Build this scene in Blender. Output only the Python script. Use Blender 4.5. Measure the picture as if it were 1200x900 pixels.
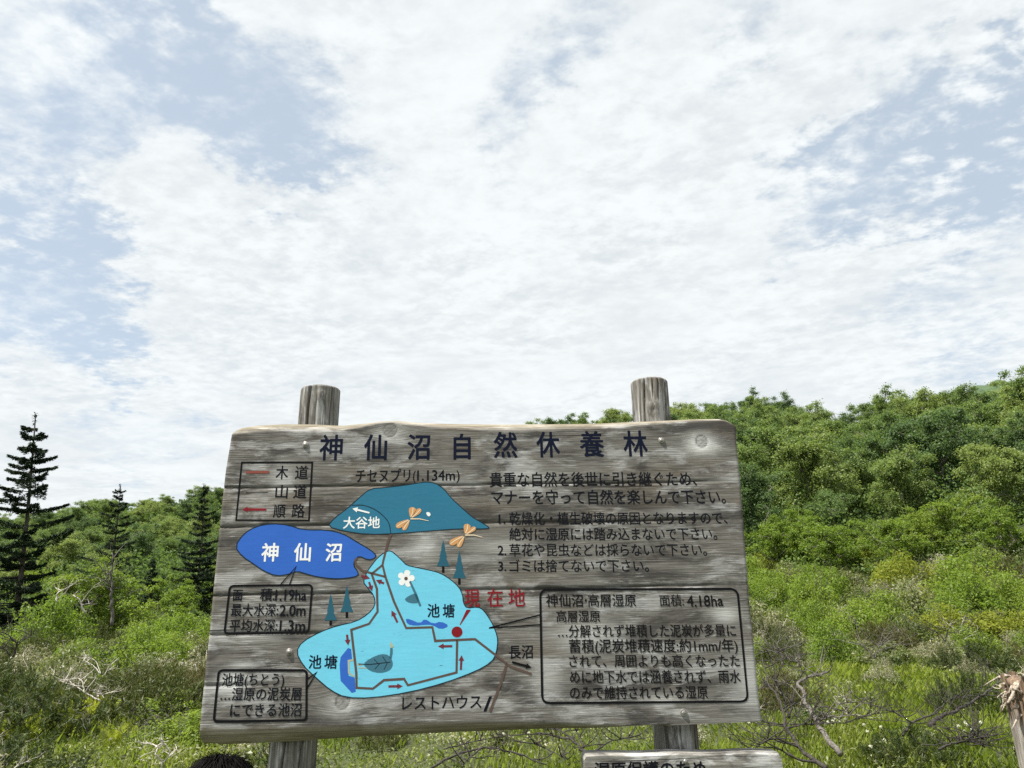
import bpy, math, random
import numpy as np
from mathutils import Vector, Matrix
R = math.radians
scene = bpy.context.scene
COL = scene.collection
for _o in list(bpy.data.objects):
    bpy.data.objects.remove(_o)

# ------------------------------------------------------------------ camera, sky, sun
PITCH, ROLL, F = R(17.70), R(-1.316), 832.0
EYE = np.array([0.0, 0.0, 1.60])
FW = np.array([0, math.cos(PITCH), math.sin(PITCH)])
UP0 = np.array([0, -math.sin(PITCH), math.cos(PITCH)])
RT0 = np.array([1.0, 0, 0])
RT = RT0 * math.cos(ROLL) + UP0 * math.sin(ROLL)
UP = -RT0 * math.sin(ROLL) + UP0 * math.cos(ROLL)
cam = bpy.data.cameras.new('camera')
cam.sensor_fit = 'HORIZONTAL'
cam.sensor_width = 36.0
cam.lens = F / 1200 * 36
cam.clip_start = 0.05
cam.clip_end = 6000
camo = bpy.data.objects.new('camera', cam)
COL.objects.link(camo)
M = Matrix.Identity(4)
for i in range(3):
    M[i][0], M[i][1], M[i][2], M[i][3] = RT[i], UP[i], -FW[i], EYE[i]
camo.matrix_world = M
scene.camera = camo


def ray(px, py):
    d = FW + RT * ((px - 600) / F) + UP * ((450 - py) / F)
    return d / np.linalg.norm(d)


SUN_EL, SUN_AZ = R(62), R(-116)          # azimuth from straight ahead (+Y), positive to the right
SUN_DIR = Vector((math.sin(SUN_AZ) * math.cos(SUN_EL), math.cos(SUN_AZ) * math.cos(SUN_EL), math.sin(SUN_EL)))
sun = bpy.data.lights.new('sun', 'SUN')
sun.energy = 5.0
sun.angle = R(0.6)
sun.color = (1.0, 0.95, 0.86)
suno = bpy.data.objects.new('sun', sun)
COL.objects.link(suno)
suno.rotation_euler = SUN_DIR.to_track_quat('Z', 'Y').to_euler()

scene.view_settings.view_transform = 'Standard'
scene.view_settings.look = 'None'
scene.view_settings.gamma = 1
scene.view_settings.use_curve_mapping = False
scene.view_settings.exposure = 0.85
scene.cycles.max_bounces = 6
scene.cycles.transparent_max_bounces = 20
scene.cycles.diffuse_bounces = 3
scene.cycles.use_denoising = False
scene.render.filter_size = 1.3

world = bpy.data.worlds.new('World')
scene.world = world
world.use_nodes = True


class NT:
    """tiny helper round a node tree"""
    def __init__(s, tree):
        s.t = tree

    def n(s, kind, **kw):
        nd = s.t.nodes.new(kind)
        for k, v in kw.items():
            setattr(nd, k, v)
        return nd

    def put(s, sock, v):
        if hasattr(v, 'links') or isinstance(v, bpy.types.NodeSocket):
            s.t.links.new(v, sock)
        elif isinstance(v, (tuple, list)) and len(v) == 3 and sock.type == 'RGBA':
            sock.default_value = (*v, 1)
        else:
            sock.default_value = v

    def math(s, op, a, b=None, c=None, clamp=False):
        nd = s.n('ShaderNodeMath', operation=op, use_clamp=clamp)
        s.put(nd.inputs[0], a)
        if b is not None:
            s.put(nd.inputs[1], b)
        if c is not None:
            s.put(nd.inputs[2], c)
        return nd.outputs[0]

    def vm(s, op, a, b=None):
        nd = s.n('ShaderNodeVectorMath', operation=op)
        s.put(nd.inputs[0], a)
        if b is not None:
            s.put(nd.inputs[1], b)
        return nd.outputs['Value'] if op in ('DOT_PRODUCT', 'LENGTH', 'DISTANCE') else nd.outputs[0]

    def ss(s, x, a, b, lo=0.0, hi=1.0):
        nd = s.n('ShaderNodeMapRange', interpolation_type='SMOOTHSTEP')
        s.put(nd.inputs[0], x)
        for i, v in enumerate((a, b, lo, hi)):
            nd.inputs[i + 1].default_value = v
        return nd.outputs[0]

    def noise(s, vec, scale, detail=4, rough=0.55, dist=0.0, out='Fac'):
        nd = s.n('ShaderNodeTexNoise')
        s.put(nd.inputs['Vector'], vec)
        nd.inputs['Scale'].default_value = scale
        nd.inputs['Detail'].default_value = detail
        nd.inputs['Roughness'].default_value = rough
        nd.inputs['Distortion'].default_value = dist
        return nd.outputs[out]

    def mix(s, f, a, b, mode='MIX'):
        nd = s.n('ShaderNodeMix', data_type='RGBA', blend_type=mode)
        s.put(nd.inputs[0], f)
        s.put(nd.inputs[6], a)
        s.put(nd.inputs[7], b)
        return nd.outputs[2]

    def ramp(s, f, stops):
        nd = s.n('ShaderNodeValToRGB')
        s.put(nd.inputs[0], f)
        el = nd.color_ramp.elements
        while len(el) < len(stops):
            el.new(0.5)
        for e, (p, c) in zip(el, stops):
            e.position = p
            e.color = (*c, 1)
        return nd.outputs[0]

    def mapv(s, vec, scale, loc=(0, 0, 0), rot=(0, 0, 0)):
        nd = s.n('ShaderNodeMapping')
        s.put(nd.inputs[0], vec)
        nd.inputs['Location'].default_value = loc
        nd.inputs['Rotation'].default_value = rot
        nd.inputs['Scale'].default_value = scale
        return nd.outputs[0]


def build_world():
    t = NT(world.node_tree)
    bg = world.node_tree.nodes['Background']
    bg.inputs[1].default_value = 0.073
    sky = t.n('ShaderNodeTexSky', sky_type='NISHITA', sun_disc=False)
    sky.sun_elevation = SUN_EL
    sky.sun_rotation = SUN_AZ
    sky.altitude = 700
    sky.air_density = 1.0
    sky.dust_density = 1.2
    sky.ozone_density = 1.6
    d = t.n('ShaderNodeTexCoord').outputs['Generated']
    sep = t.n('ShaderNodeSeparateXYZ')
    t.put(sep.inputs[0], d)
    z = t.math('ADD', t.math('MAXIMUM', sep.outputs[2], 0.0), 0.10)
    comb = t.n('ShaderNodeCombineXYZ')
    t.put(comb.inputs[0], t.math('DIVIDE', sep.outputs[0], z))
    t.put(comb.inputs[1], t.math('DIVIDE', sep.outputs[1], z))
    p = comb.outputs[0]                                   # the cloud deck as a level sheet overhead
    warp = t.noise(p, 1.3, 4, 0.6, 0.0, 'Color')
    wv = t.vm('SCALE', t.vm('SUBTRACT', warp, (0.5, 0.5, 0.5)))
    wv.node.inputs[3].default_value = 0.5
    pw = t.vm('ADD', p, wv)
    streak = t.mapv(pw, (0.9, 1.35, 1), rot=(0, 0, R(24)))
    big = t.noise(p, 0.75, 5, 0.55)
    mid = t.noise(streak, 2.1, 7, 0.62)
    fine = t.noise(t.mapv(pw, (1.0, 1.3, 1), rot=(0, 0, R(24))), 7.5, 6, 0.62)
    puff = t.noise(t.mapv(p, (1.0, 1.2, 1), rot=(0, 0, R(30))), 19.0, 3, 0.6)
    dens = t.math('ADD', 0.92, t.math('MULTIPLY', t.math('SUBTRACT', mid, 0.5), 0.95))
    dens = t.math('ADD', dens, t.math('MULTIPLY', t.math('SUBTRACT', big, 0.5), 0.55))
    tex = t.math('ADD', t.math('MULTIPLY', t.math('SUBTRACT', fine, 0.5), 1.0), t.math('MULTIPLY', t.math('SUBTRACT', puff, 0.5), 1.0))
    rip = t.ss(t.noise(t.mapv(p, (1, 1, 1), loc=(4.2, 1.3, 0)), 1.6, 4, .6), .36, .6, .45, 1.35)      # rippled in some parts, smooth in others
    tex = t.math('MULTIPLY', t.math('MULTIPLY', tex, rip), t.ss(sep.outputs[2], 0.06, 0.50, 0.45, 1.0))
    gaps = None
    # openings of blue in the deck: (pixel they were seen at, angular radius, how open)
    nwarp = t.vm('SCALE', t.vm('SUBTRACT', t.noise(p, 2.6, 6, 0.65, 0.0, 'Color'), (0.5, 0.5, 0.5)))
    nwarp.node.inputs[3].default_value = 0.42
    dw = t.vm('NORMALIZE', t.vm('ADD', d, nwarp))
    for (px, py, ang, amt) in [(335, 150, 3.9, 0.75), (290, 110, 2.6, .5), (325, 200, 2.2, .5), (60, 80, 5, 0.55), (190, 40, 3.4, .45), (150, 130, 3, .4),
                               (55, 350, 3.2, 0.65), (20, 300, 3, .4), (110, 385, 2.2, .45), (1110, 135, 4.0, 0.7), (1180, 120, 4.0, 0.65), (1060, 215, 3.4, 0.6),
                               (1170, 200, 4.2, .6), (985, 255, 2.6, .45), (620, 90, 2.2, .45), (570, 170, 2.0, .35), (670, 30, 2.2, .4), (880, 70, 2.5, .35),
                               (1130, 390, 3, .3), (170, 515, 3, 0.35), (60, 230, 3.5, .35)]:
        c = ray(px, py)
        dot = t.vm('DOT_PRODUCT', dw, tuple(float(v) for v in c))
        g = t.math('MULTIPLY', t.ss(dot, math.cos(R(ang * 2.1)), math.cos(R(ang * 0.1))), amt)
        gaps = g if gaps is None else t.math('ADD', gaps, g)
    edge = t.math('MULTIPLY_ADD', t.ss(gaps, 0.05, 0.5), 1.5, 0.55)            # the deck breaks into ripples where it thins out
    dens = t.math('SUBTRACT', t.math('ADD', dens, t.math('MULTIPLY', tex, edge)), t.math('MULTIPLY', t.math('MINIMUM', gaps, 1.0), .74))
    cover = t.ss(dens, 0.0, 1.02)
    cover = t.math('MULTIPLY_ADD', cover, 0.88, 0.10)
    # thinner and thicker cloud: bright where thin round the sun, a little greyer where thick
    sd = t.vm('DOT_PRODUCT', d, tuple(SUN_DIR))
    glow = t.ss(sd, 0.45, 1.0)
    thick = t.ss(t.math('ADD', mid, t.math('MULTIPLY', tex, 0.75)), 0.25, 0.75)
    cb = t.math('ADD', 6.6, t.math('MULTIPLY', glow, 0.6))
    cb = t.math('ADD', cb, t.math('MULTIPLY', thick, 0.95))
    white = t.n('ShaderNodeCombineColor')
    t.put(white.inputs[0], t.math('MULTIPLY', cb, 0.955))
    t.put(white.inputs[1], t.math('MULTIPLY', cb, 1.0))
    t.put(white.inputs[2], t.math('MULTIPLY', cb, 1.01))
    base = t.mix(1.0, sky.outputs[0], (1.12, 1.12, 1.12), 'MULTIPLY')
    veil = t.mix(0.55, base, (5.9, 6.75, 7.3))             # thin high veil over all of it
    col = t.mix(cover, veil, white.outputs[0])
    t.put(bg.inputs[0], col)


build_world()

# ------------------------------------------------------------------ helpers
rng = np.random.default_rng(11)


def mesh_np(name, V, Fq, mat=None, smooth=False):
    """V (n,3), Fq (m,k) all faces with the same number of corners"""
    V = np.asarray(V, dtype=np.float32)
    Fq = np.asarray(Fq, dtype=np.int32)
    me = bpy.data.meshes.new(name)
    me.vertices.add(len(V))
    me.vertices.foreach_set('co', V.ravel())
    m, k = Fq.shape
    me.loops.add(m * k)
    me.loops.foreach_set('vertex_index', Fq.ravel())
    me.polygons.add(m)
    me.polygons.foreach_set('loop_start', np.arange(0, m * k, k, dtype=np.int32))
    me.polygons.foreach_set('loop_total', np.full(m, k, dtype=np.int32))
    if smooth:
        me.polygons.foreach_set('use_smooth', np.ones(m, dtype=bool))
    me.update(calc_edges=True)
    if mat:
        me.materials.append(mat)
    return me


def link(name, me, parent=None, loc=(0, 0, 0)):
    o = bpy.data.objects.new(name, me)
    COL.objects.link(o)
    o.location = loc
    if parent:
        o.parent = parent
    return o


def tag(o, label=None, cat=None, group=None, kind=None):
    for k, v in (('label', label), ('category', cat), ('group', group), ('kind', kind)):
        if v:
            o[k] = v
    return o


def thing(name, label, cat, loc=(0, 0, 0), rz=0.0, group=None):
    o = bpy.data.objects.new(name, None)
    COL.objects.link(o)
    o.empty_display_size = 0.1
    o.location = loc
    o.rotation_euler = (0, 0, rz)
    return tag(o, label, cat, group)


def dup(root, loc, rz, sc, label, group=None):
    r = root.copy()
    COL.objects.link(r)
    r.location = loc
    r.rotation_euler = (0, 0, rz)
    r.scale = sc if isinstance(sc, (tuple, list)) else (sc, sc, sc)
    r['label'] = label
    if group:
        r['group'] = group
    elif 'group' in r:
        del r['group']
    for ch in list(root.children):
        c = ch.copy()
        COL.objects.link(c)
        c.parent = r
        for g in list(ch.children):
            e = g.copy()
            COL.objects.link(e)
            e.parent = c
    return r


class Geo:
    """collects tubes, prisms and sheets into one mesh (tri and quad)"""
    def __init__(s):
        s.v, s.f = [], []

    def tube(s, pts, rad, sides=7, cap=True):
        pts = np.asarray(pts, float)
        n = len(pts)
        rad = np.broadcast_to(np.asarray(rad, float), (n,))
        base = len(s.v)
        tan = np.gradient(pts, axis=0)
        tan /= np.linalg.norm(tan, axis=1)[:, None] + 1e-9
        ref = np.array([0.0, 0, 1]) if abs(tan[0][2]) < 0.9 else np.array([1.0, 0, 0])
        a = np.cross(tan[0], ref)
        a /= np.linalg.norm(a)
        for i in range(n):
            a = a - tan[i] * (a @ tan[i])
            a /= np.linalg.norm(a) + 1e-9
            b = np.cross(tan[i], a)
            for k in range(sides):
                th = 2 * math.pi * k / sides
                s.v.append(pts[i] + rad[i] * (a * math.cos(th) + b * math.sin(th)))
        for i in range(n - 1):
            for k in range(sides):
                k2 = (k + 1) % sides
                s.f.append((base + i * sides + k, base + i * sides + k2, base + (i + 1) * sides + k2, base + (i + 1) * sides + k))
        if cap:
            s.f.append(tuple(base + k for k in range(sides))[::-1])
            s.f.append(tuple(base + (n - 1) * sides + k for k in range(sides)))

    def poly(s, P):
        b = len(s.v)
        s.v += [np.asarray(p, float) for p in P]
        s.f.append(tuple(range(b, b + len(P))))

    def quads(s, V, Fq):
        b = len(s.v)
        s.v += list(np.asarray(V, float))
        s.f += [tuple(int(i) + b for i in q) for q in Fq]

    def mesh(s, name, mat, smooth=True):
        me = bpy.data.meshes.new(name)
        me.from_pydata([tuple(map(float, p)) for p in s.v], [], s.f)
        if smooth:
            for p in me.polygons:
                p.use_smooth = True
        if mat:
            me.materials.append(mat)
        me.update()
        return me


# ------------------------------------------------------------------ materials
def newmat(name):
    m = bpy.data.materials.new(name)
    m.use_nodes = True
    nt = m.node_tree
    b = nt.nodes['Principled BSDF']
    out = nt.nodes['Material Output']
    return m, NT(nt), b, out


def foliage(name, cols, rough=0.55, transl=0.35, wobj=0.5, patch=None, spec=0.3):
    """leaf colour varies per leaf and per plant; light comes through the leaf"""
    m, t, b, out = newmat(name)
    isl = t.n('ShaderNodeNewGeometry').outputs['Random Per Island']
    obr = t.n('ShaderNodeObjectInfo').outputs['Random']
    f = t.math('ADD', t.math('MULTIPLY', isl, 1 - wobj), t.math('MULTIPLY', obr, wobj))
    if patch:
        pos = t.n('ShaderNodeNewGeometry').outputs['Position']
        nz = t.ss(t.noise(pos, patch, 4, 0.6), 0.3, 0.7)
        f = t.math('ADD', t.math('MULTIPLY', f, 0.45), t.math('MULTIPLY', nz, 0.55))
    k = len(cols)
    c = t.ramp(f, [(0.12 + 0.76 * i / (k - 1), cols[i]) for i in range(k)])
    t.put(b.inputs['Base Color'], c)
    b.inputs['Roughness'].default_value = rough
    b.inputs['Specular IOR Level'].default_value = spec
    tr = t.n('ShaderNodeBsdfTranslucent')
    t.put(tr.inputs[0], t.mix(1.0, c, (1.25, 1.3, 0.75), 'MULTIPLY'))
    mx = t.n('ShaderNodeMixShader')
    mx.inputs[0].default_value = transl
    t.put(mx.inputs[1], b.outputs[0])
    t.put(mx.inputs[2], tr.outputs[0])
    t.put(out.inputs[0], mx.outputs[0])
    return m


def bark(name, c1, c2, scale=(6, 6, 1.2), bump=0.4, rough=0.85):
    m, t, b, out = newmat(name)
    co = t.n('ShaderNodeTexCoord').outputs['Object']
    n1 = t.noise(t.mapv(co, scale), 6, 6, 0.65)
    t.put(b.inputs['Base Color'], t.mix(t.ss(n1, 0.35, 0.65), c1, c2))
    b.inputs['Roughness'].default_value = rough
    bp = t.n('ShaderNodeBump')
    bp.inputs['Strength'].default_value = bump
    bp.inputs['Distance'].default_value = 0.02
    t.put(bp.inputs['Height'], n1)
    t.put(b.inputs['Normal'], bp.outputs[0])
    return m


MAT = {}
MAT['birch_leaf'] = foliage('birch leaf', [(.080, .132, .056), (.105, .165, .060), (.138, .205, .066), (.180, .240, .074), (.225, .275, .095)], .52, .45, .66, spec=.32)
MAT['bright_leaf'] = foliage('bright leaf', [(.120, .190, .030), (.170, .245, .038), (.225, .290, .055)], .52, .48, .4, spec=.3)
MAT['spruce'] = foliage('spruce needle', [(.010, .022, .012), (.018, .034, .016), (.028, .048, .020)], .7, .12, .3, spec=.15)
MAT['pine'] = foliage('dwarf pine needle', [(.036, .056, .016), (.060, .084, .021), (.092, .102, .028), (.118, .090, .036)], .5, .3, .5)
MAT['heath'] = foliage('heath leaf', [(.050, .080, .026), (.095, .130, .038), (.155, .180, .060), (.28, .28, .17)], .42, .38, .4, spec=.4)
MAT['pale'] = foliage('pale leaf', [(.110, .125, .050), (.17, .175, .085), (.26, .25, .16), (.42, .40, .34)], .45, .35, .35, spec=.4)
MAT['yellow'] = foliage('yellow green leaf', [(.150, .190, .028), (.205, .240, .034), (.27, .285, .050)], .5, .45, .3, spec=.2)
MAT['fern'] = foliage('fern frond', [(.24, .30, .040), (.32, .36, .055), (.40, .40, .08)], .5, .5, .4, spec=.2)
MAT['grass'] = foliage('meadow grass', [(.125, .170, .032), (.180, .240, .036), (.225, .290, .045), (.32, .34, .11)], .55, .5, .0, patch=.45, spec=.2)
MAT['cover'] = foliage('heath cover', [(.050, .075, .022), (.115, .150, .038), (.195, .220, .080), (.44, .42, .31)], .48, .36, .0, patch=.7, spec=.3)
MAT['under'] = foliage('undergrowth leaf', [(.075, .125, .044), (.105, .165, .052), (.145, .205, .062)], .6, .42, .0, patch=.08, spec=.15)
MAT['flower'] = foliage('white tuft', [(.7, .7, .66), (.8, .8, .78)], .8, .4, .3)
MAT['birch_bark'] = bark('birch bark', (.27, .25, .22), (.10, .085, .07), (3, 3, 6), .2)
MAT['dark_bark'] = bark('dark bark', (.085, .070, .055), (.035, .028, .022))
MAT['grey_twig'] = bark('grey dead twig', (.17, .155, .14), (.06, .052, .045), (10, 10, 10))
MAT['pale_twig'] = bark('bleached dead twig', (.62, .58, .52), (.36, .32, .27), (8, 8, 8))
MAT['black_twig'] = bark('dark wet twig', (.052, .043, .038), (.020, .017, .015), (10, 10, 10))

# ------------------------------------------------------------------ terrain
SIL = [  # (pixel x, pixel y of the tree tops, distance of that ridge)
    (-400, 600, 190), (0, 603, 190), (60, 599, 185), (100, 592, 180), (150, 588, 178), (200, 581, 172), (262, 573, 165), (400, 545, 150),
    (540, 530, 140), (600, 515, 136), (655, 499, 132), (740, 495, 126), (800, 490, 122), (830, 487, 120), (880, 470, 116), (925, 472, 114), (960, 489, 112), (1000, 482, 110),
    (1040, 462, 108), (1100, 452, 106), (1150, 454, 104), (1200, 444, 102), (1500, 430, 98)]
_az, _H, _Rg = [], [], []
for px, py, rr in SIL:
    d = ray(px, py)
    _az.append(math.atan2(d[0], d[1]))
    _Rg.append(rr)
    _H.append(EYE[2] + rr * d[2] / math.hypot(d[0], d[1]) - (5.4 if px < 300 else 5.6))
_az, _H, _Rg = map(np.array, (_az, _H, _Rg))


def ground(x, y):
    x = np.asarray(x, float)
    y = np.asarray(y, float)
    r = np.hypot(x, y)
    az = np.arctan2(x, y)
    H = np.interp(az, _az, _H)
    RG = np.interp(az, _az, _Rg)
    S = np.interp(az, [-.7, -.3, .2, .7], [34, 32, 26, 24])
    fade = np.clip((1.9 - np.abs(az)) / 0.8, 0, 1)
    t = np.clip((r - S) / (RG - S), 0, 1)
    z = H * t ** 1.5 * fade
    z = np.where(r > RG, z - 0.10 * (r - RG) * fade, z)
    b = .07 * np.sin(x * .61 + 1.3) * np.cos(y * .53) + .05 * np.sin(x * 1.31 + y * .9) + .03 * np.sin(x * 2.3 - y * 1.9 + .7)
    b = b * np.clip((r - 3) / 4, 0, 1)
    w = np.clip((r - 45) / 40, 0, 1) * (1.3 * np.sin(x * .055 + 2) * np.cos(y * .06 + 1) + .6 * np.sin(x * .14 + y * .1))
    return z + b + w * (r < RG + 30)


def gz(x, y):
    return float(ground(x, y))


def at_range(px, py_unused, r):
    """ground point in the direction of pixel column px (near the horizon) at range r"""
    d = ray(px, 720)
    h = math.hypot(d[0], d[1])
    x, y = d[0] / h * r, d[1] / h * r
    return x, y, gz(x, y)


def hit(px, py):
    """where the line of sight through a pixel meets the ground"""
    d = ray(px, py)
    t = 2.0
    while t < 400:
        p = EYE + d * t
        if p[2] < gz(p[0], p[1]):
            return p[0], p[1], gz(p[0], p[1])
        t *= 1.004
    return EYE + d * 400


def build_ground():
    rs = np.concatenate([[0.0], np.linspace(.8, 12, 26), np.geomspace(12.6, 220, 90), np.geomspace(240, 3000, 14)])
    na = 360
    a = np.linspace(-math.pi, math.pi, na, endpoint=False)
    A, Rr = np.meshgrid(a, rs[1:])
    X, Y = np.sin(A) * Rr, np.cos(A) * Rr
    Z = ground(X, Y)
    Z = np.where(Rr > 230, np.minimum(Z, 2.0), Z)
    V = np.concatenate([[[0, 0, gz(0, 0)]], np.stack([X, Y, Z], -1).reshape(-1, 3)])
    nr = len(rs) - 1
    i, k = np.meshgrid(np.arange(nr - 1), np.arange(na), indexing='ij')
    k2 = (k + 1) % na
    Q = np.stack([1 + i * na + k, 1 + (i + 1) * na + k, 1 + (i + 1) * na + k2, 1 + i * na + k2], -1).reshape(-1, 4)
    c = np.stack([np.zeros(na, int), np.zeros(na, int), np.arange(na) + 1, (np.arange(na) + 1) % na + 1], -1)
    m, t, b, out = newmat('boggy ground')
    pos = t.n('ShaderNodeNewGeometry').outputs['Position']
    n1 = t.noise(pos, .6, 6, .65)
    n2 = t.noise(pos, 9, 5, .7)
    c1 = t.mix(t.ss(n1, .35, .65), (.030, .040, .012), (.055, .078, .018))
    t.put(b.inputs['Base Color'], t.mix(t.ss(n2, .35, .7), c1, (.036, .036, .016)))
    b.inputs['Roughness'].default_value = .95
    me = mesh_np('ground', V, Q, m, True)
    me2 = bpy.data.meshes.new('x')
    bpy.data.meshes.remove(me2)
    tag(link('ground', me), 'boggy meadow ground rising into the wooded slope', None, kind='structure')
    # centre fan, a boardwalk-less patch at the photographer's feet
    g = Geo()
    g.quads(V[:1 + na], [])
    for k in range(na):
        g.f.append((0, 1 + k, 1 + (k + 1) % na))
    tag(link('ground', g.mesh('ground', m)), None, None, kind='structure')


build_ground()


def far_hill(name, pts, r, mat):
    """a far wooded ridge: its crest given by sight lines, a real sloping body behind and before it"""
    V, n = [], len(pts)
    prof = [(-.30, 0), (-.18, .45), (-.08, .8), (0, 1.0), (.10, .85), (.25, .3), (.4, 0)]
    xs = np.linspace(0, n - 1, 60)
    for dr, hz in prof:
        for q in xs:
            px = np.interp(q, range(n), [p[0] for p in pts])
            py = np.interp(q, range(n), [p[1] for p in pts])
            d = ray(px, py)
            h = math.hypot(d[0], d[1])
            rr = r * (1 + dr)
            zt = EYE[2] + r * d[2] / h
            bump = 3.0 * math.sin(q * 2.1 + dr * 9) + 2 * math.sin(q * 5.3 + dr * 17)
            V.append((d[0] / h * rr, d[1] / h * rr, zt * hz + bump * hz * .5 - 3 * (hz == 0)))
    Q = [(i * 60 + k, i * 60 + k + 1, (i + 1) * 60 + k + 1, (i + 1) * 60 + k) for i in range(len(prof) - 1) for k in range(59)]
    tag(link(name, mesh_np(name, V, Q, mat, True)), None, None, kind='structure')


def hill_mat():
    m, t, b, out = newmat('far wood on hill')
    pos = t.n('ShaderNodeNewGeometry').outputs['Position']
    v = t.n('ShaderNodeTexVoronoi')
    t.put(v.inputs['Vector'], pos)
    v.inputs['Scale'].default_value = .12
    n = t.noise(pos, .05, 5, .6)
    t.put(b.inputs['Base Color'], t.mix(t.ss(n, .3, .7), (.045, .085, .035), (.075, .115, .05)))
    b.inputs['Roughness'].default_value = .95
    bp = t.n('ShaderNodeBump', invert=True)
    bp.inputs['Strength'].default_value = 1
    bp.inputs['Distance'].default_value = 5
    t.put(bp.inputs['Height'], v.outputs['Distance'])
    t.put(b.inputs['Normal'], bp.outputs[0])
    return m


HM = hill_mat()
far_hill('hill', [(-160, 640), (20, 618), (60, 601), (80, 594), (100, 598), (140, 606), (300, 640)], 900, HM)
far_hill('hill', [(1000, 510), (1090, 470), (1125, 457), (1150, 451), (1175, 450), (1240, 456), (1400, 490)], 420, HM)

# ------------------------------------------------------------------ plants: building blocks


def unit(n, g):
    v = g.normal(size=(n, 3))
    return v / np.linalg.norm(v, axis=1)[:, None]


def leaf_quads(P, N, size, g, aspect=.55, jitter=.35, axis=None):
    """one folded leaf per point P with normal N"""
    n = len(P)
    N = N + jitter * g.normal(size=(n, 3))
    N /= np.linalg.norm(N, axis=1)[:, None]
    T = (unit(n, g) if axis is None else axis) + 0
    T = T - N * np.sum(T * N, 1)[:, None]
    T /= np.linalg.norm(T, axis=1)[:, None] + 1e-9
    B = np.cross(N, T)
    s = (size * g.uniform(.65, 1.35, n))[:, None]
    fold = .16 * s * N
    V = np.stack([P - T * s * .5, P + B * s * aspect * .5 + fold, P + T * s * .5, P - B * s * aspect * .5 + fold], 1).reshape(-1, 3)
    return V, np.arange(n * 4).reshape(-1, 4)


def blob_points(blobs, n, g, hollow=.55, top=.25):
    bl = np.asarray(blobs, float)
    w = bl[:, 3] * bl[:, 5]
    i = g.choice(len(bl), n, p=w / w.sum())
    d = unit(n, g)
    d[:, 2] += top
    d /= np.linalg.norm(d, axis=1)[:, None]
    k = g.uniform(hollow, 1.0, n)[:, None] * (1 + .10 * g.normal(size=(n, 1)))
    P = bl[i, :3] + d * bl[i][:, 3:6] * k
    return P, d


def tree_meshes(seed, H=8.0, W=6.4, leaf=.165, n=9500, limbs=7, base=.28, leaf_mat='birch_leaf', bark_mat='birch_bark', dense=1.0):
    g = np.random.default_rng(seed)
    T = Geo()
    lean = g.normal(size=2) * .05 * H
    bend = g.normal(size=2) * .03 * H
    zz = np.linspace(0, .82 * H, 9)
    tr = np.stack([lean[0] * (zz / H) ** 1.3 + bend[0] * np.sin(zz / H * 5), lean[1] * (zz / H) ** 1.3 + bend[1] * np.sin(zz / H * 4), zz - .3], 1)
    T.tube(tr, np.linspace(.020 * H, .004 * H, 9), 7)
    blobs = []
    for k in range(limbs):
        f = base + (0.85 - base) * (k + .3) / limbs
        a = 2.4 * k + g.uniform(-.5, .5)
        p0 = np.array([np.interp(f * H, zz, tr[:, j]) for j in range(3)])
        ln = W * .5 * (1.05 - .55 * ((f - base) / (.85 - base)) ** 1.5) * g.uniform(.65, 1.0)
        e = p0 + np.array([math.cos(a) * ln, math.sin(a) * ln, g.uniform(.25, .75) * ln])
        q = np.linspace(0, 1, 6)[:, None]
        pts = p0 + (e - p0) * q + np.array([0, 0, 1]) * (q ** 2) * .18 * ln + g.normal(size=(6, 3)) * .03 * ln * q
        T.tube(pts, np.linspace(.010 * H, .0028 * H, 6), 5)
        for j, fr in enumerate((.45, .62, .78, .92, 1.0)):
            b0 = pts[min(5, 1 + j)]
            for q_ in range(3):
                c = b0 + g.normal(size=3) * np.array([.075, .075, .055]) * H + np.array([0, 0, .02 * H])
                rr = H * g.uniform(.045, .095)
                blobs.append((*c, rr * g.uniform(.9, 1.4), rr * g.uniform(.9, 1.4), rr * g.uniform(.55, .85)))
                T.tube([b0, (b0 + c) / 2 + g.normal(size=3) * .012 * H, c], [.003 * H, .002 * H, .001 * H], 4)
    top = tr[-1]
    for j in range(14):
        c = top + np.array([g.normal() * .085 * H, g.normal() * .085 * H, g.uniform(-.14, .13) * H])
        rr = H * g.uniform(.035, .075)
        blobs.append((*c, rr * 1.2, rr * 1.2, rr * .75))
        T.tube([tr[-2], (tr[-2] + c) / 2, c], [.003 * H, .002 * H, .001 * H], 4)
    n = int(n * dense)
    P, d = blob_points(blobs, n, g, .12, .15)
    P = P + g.normal(size=P.shape) * .012 * H
    V, Q = leaf_quads(P, d * .5 + np.array([0, 0, .55]), leaf, g, .62, .6)
    return T.mesh('trunk', MAT[bark_mat]), mesh_np('crown', V, Q, MAT[leaf_mat])


def make_tree(name, label, cat, seed, **kw):
    t = thing(name, label, cat)
    tm, cm = tree_meshes(seed, **kw)
    link('trunk', tm, t)
    link('crown', cm, t)
    return t


def bush_mesh(seed, W=1.3, H=.9, n=2600, leaf=.06, mat='heath', nb=16, aspect=.45, up=.5, hollow=.5):
    g = np.random.default_rng(seed)
    blobs = []
    for k in range(nb):
        a, rr = g.uniform(0, 6.28), W * .5 * math.sqrt(g.uniform(0, .8))
        h = H * (1 - (rr / (W * .5)) ** 2 * .6) * g.uniform(.55, .95)
        s = W * g.uniform(.11, .2)
        blobs.append((math.cos(a) * rr, math.sin(a) * rr, h - s * .5, s, s, s * .75))
        if h > H * .5:
            blobs.append((math.cos(a) * rr * 1.1, math.sin(a) * rr * 1.1, h * .4, s * 1.1, s * 1.1, h * .4))
    P, d = blob_points(blobs, n, g, hollow, .2)
    P[:, 2] = np.maximum(P[:, 2], .02)
    V, Q = leaf_quads(P, d * .5 + np.array([0, 0, up]), leaf, g, aspect, .55)
    return mesh_np('foliage', V, Q, MAT[mat])


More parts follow.
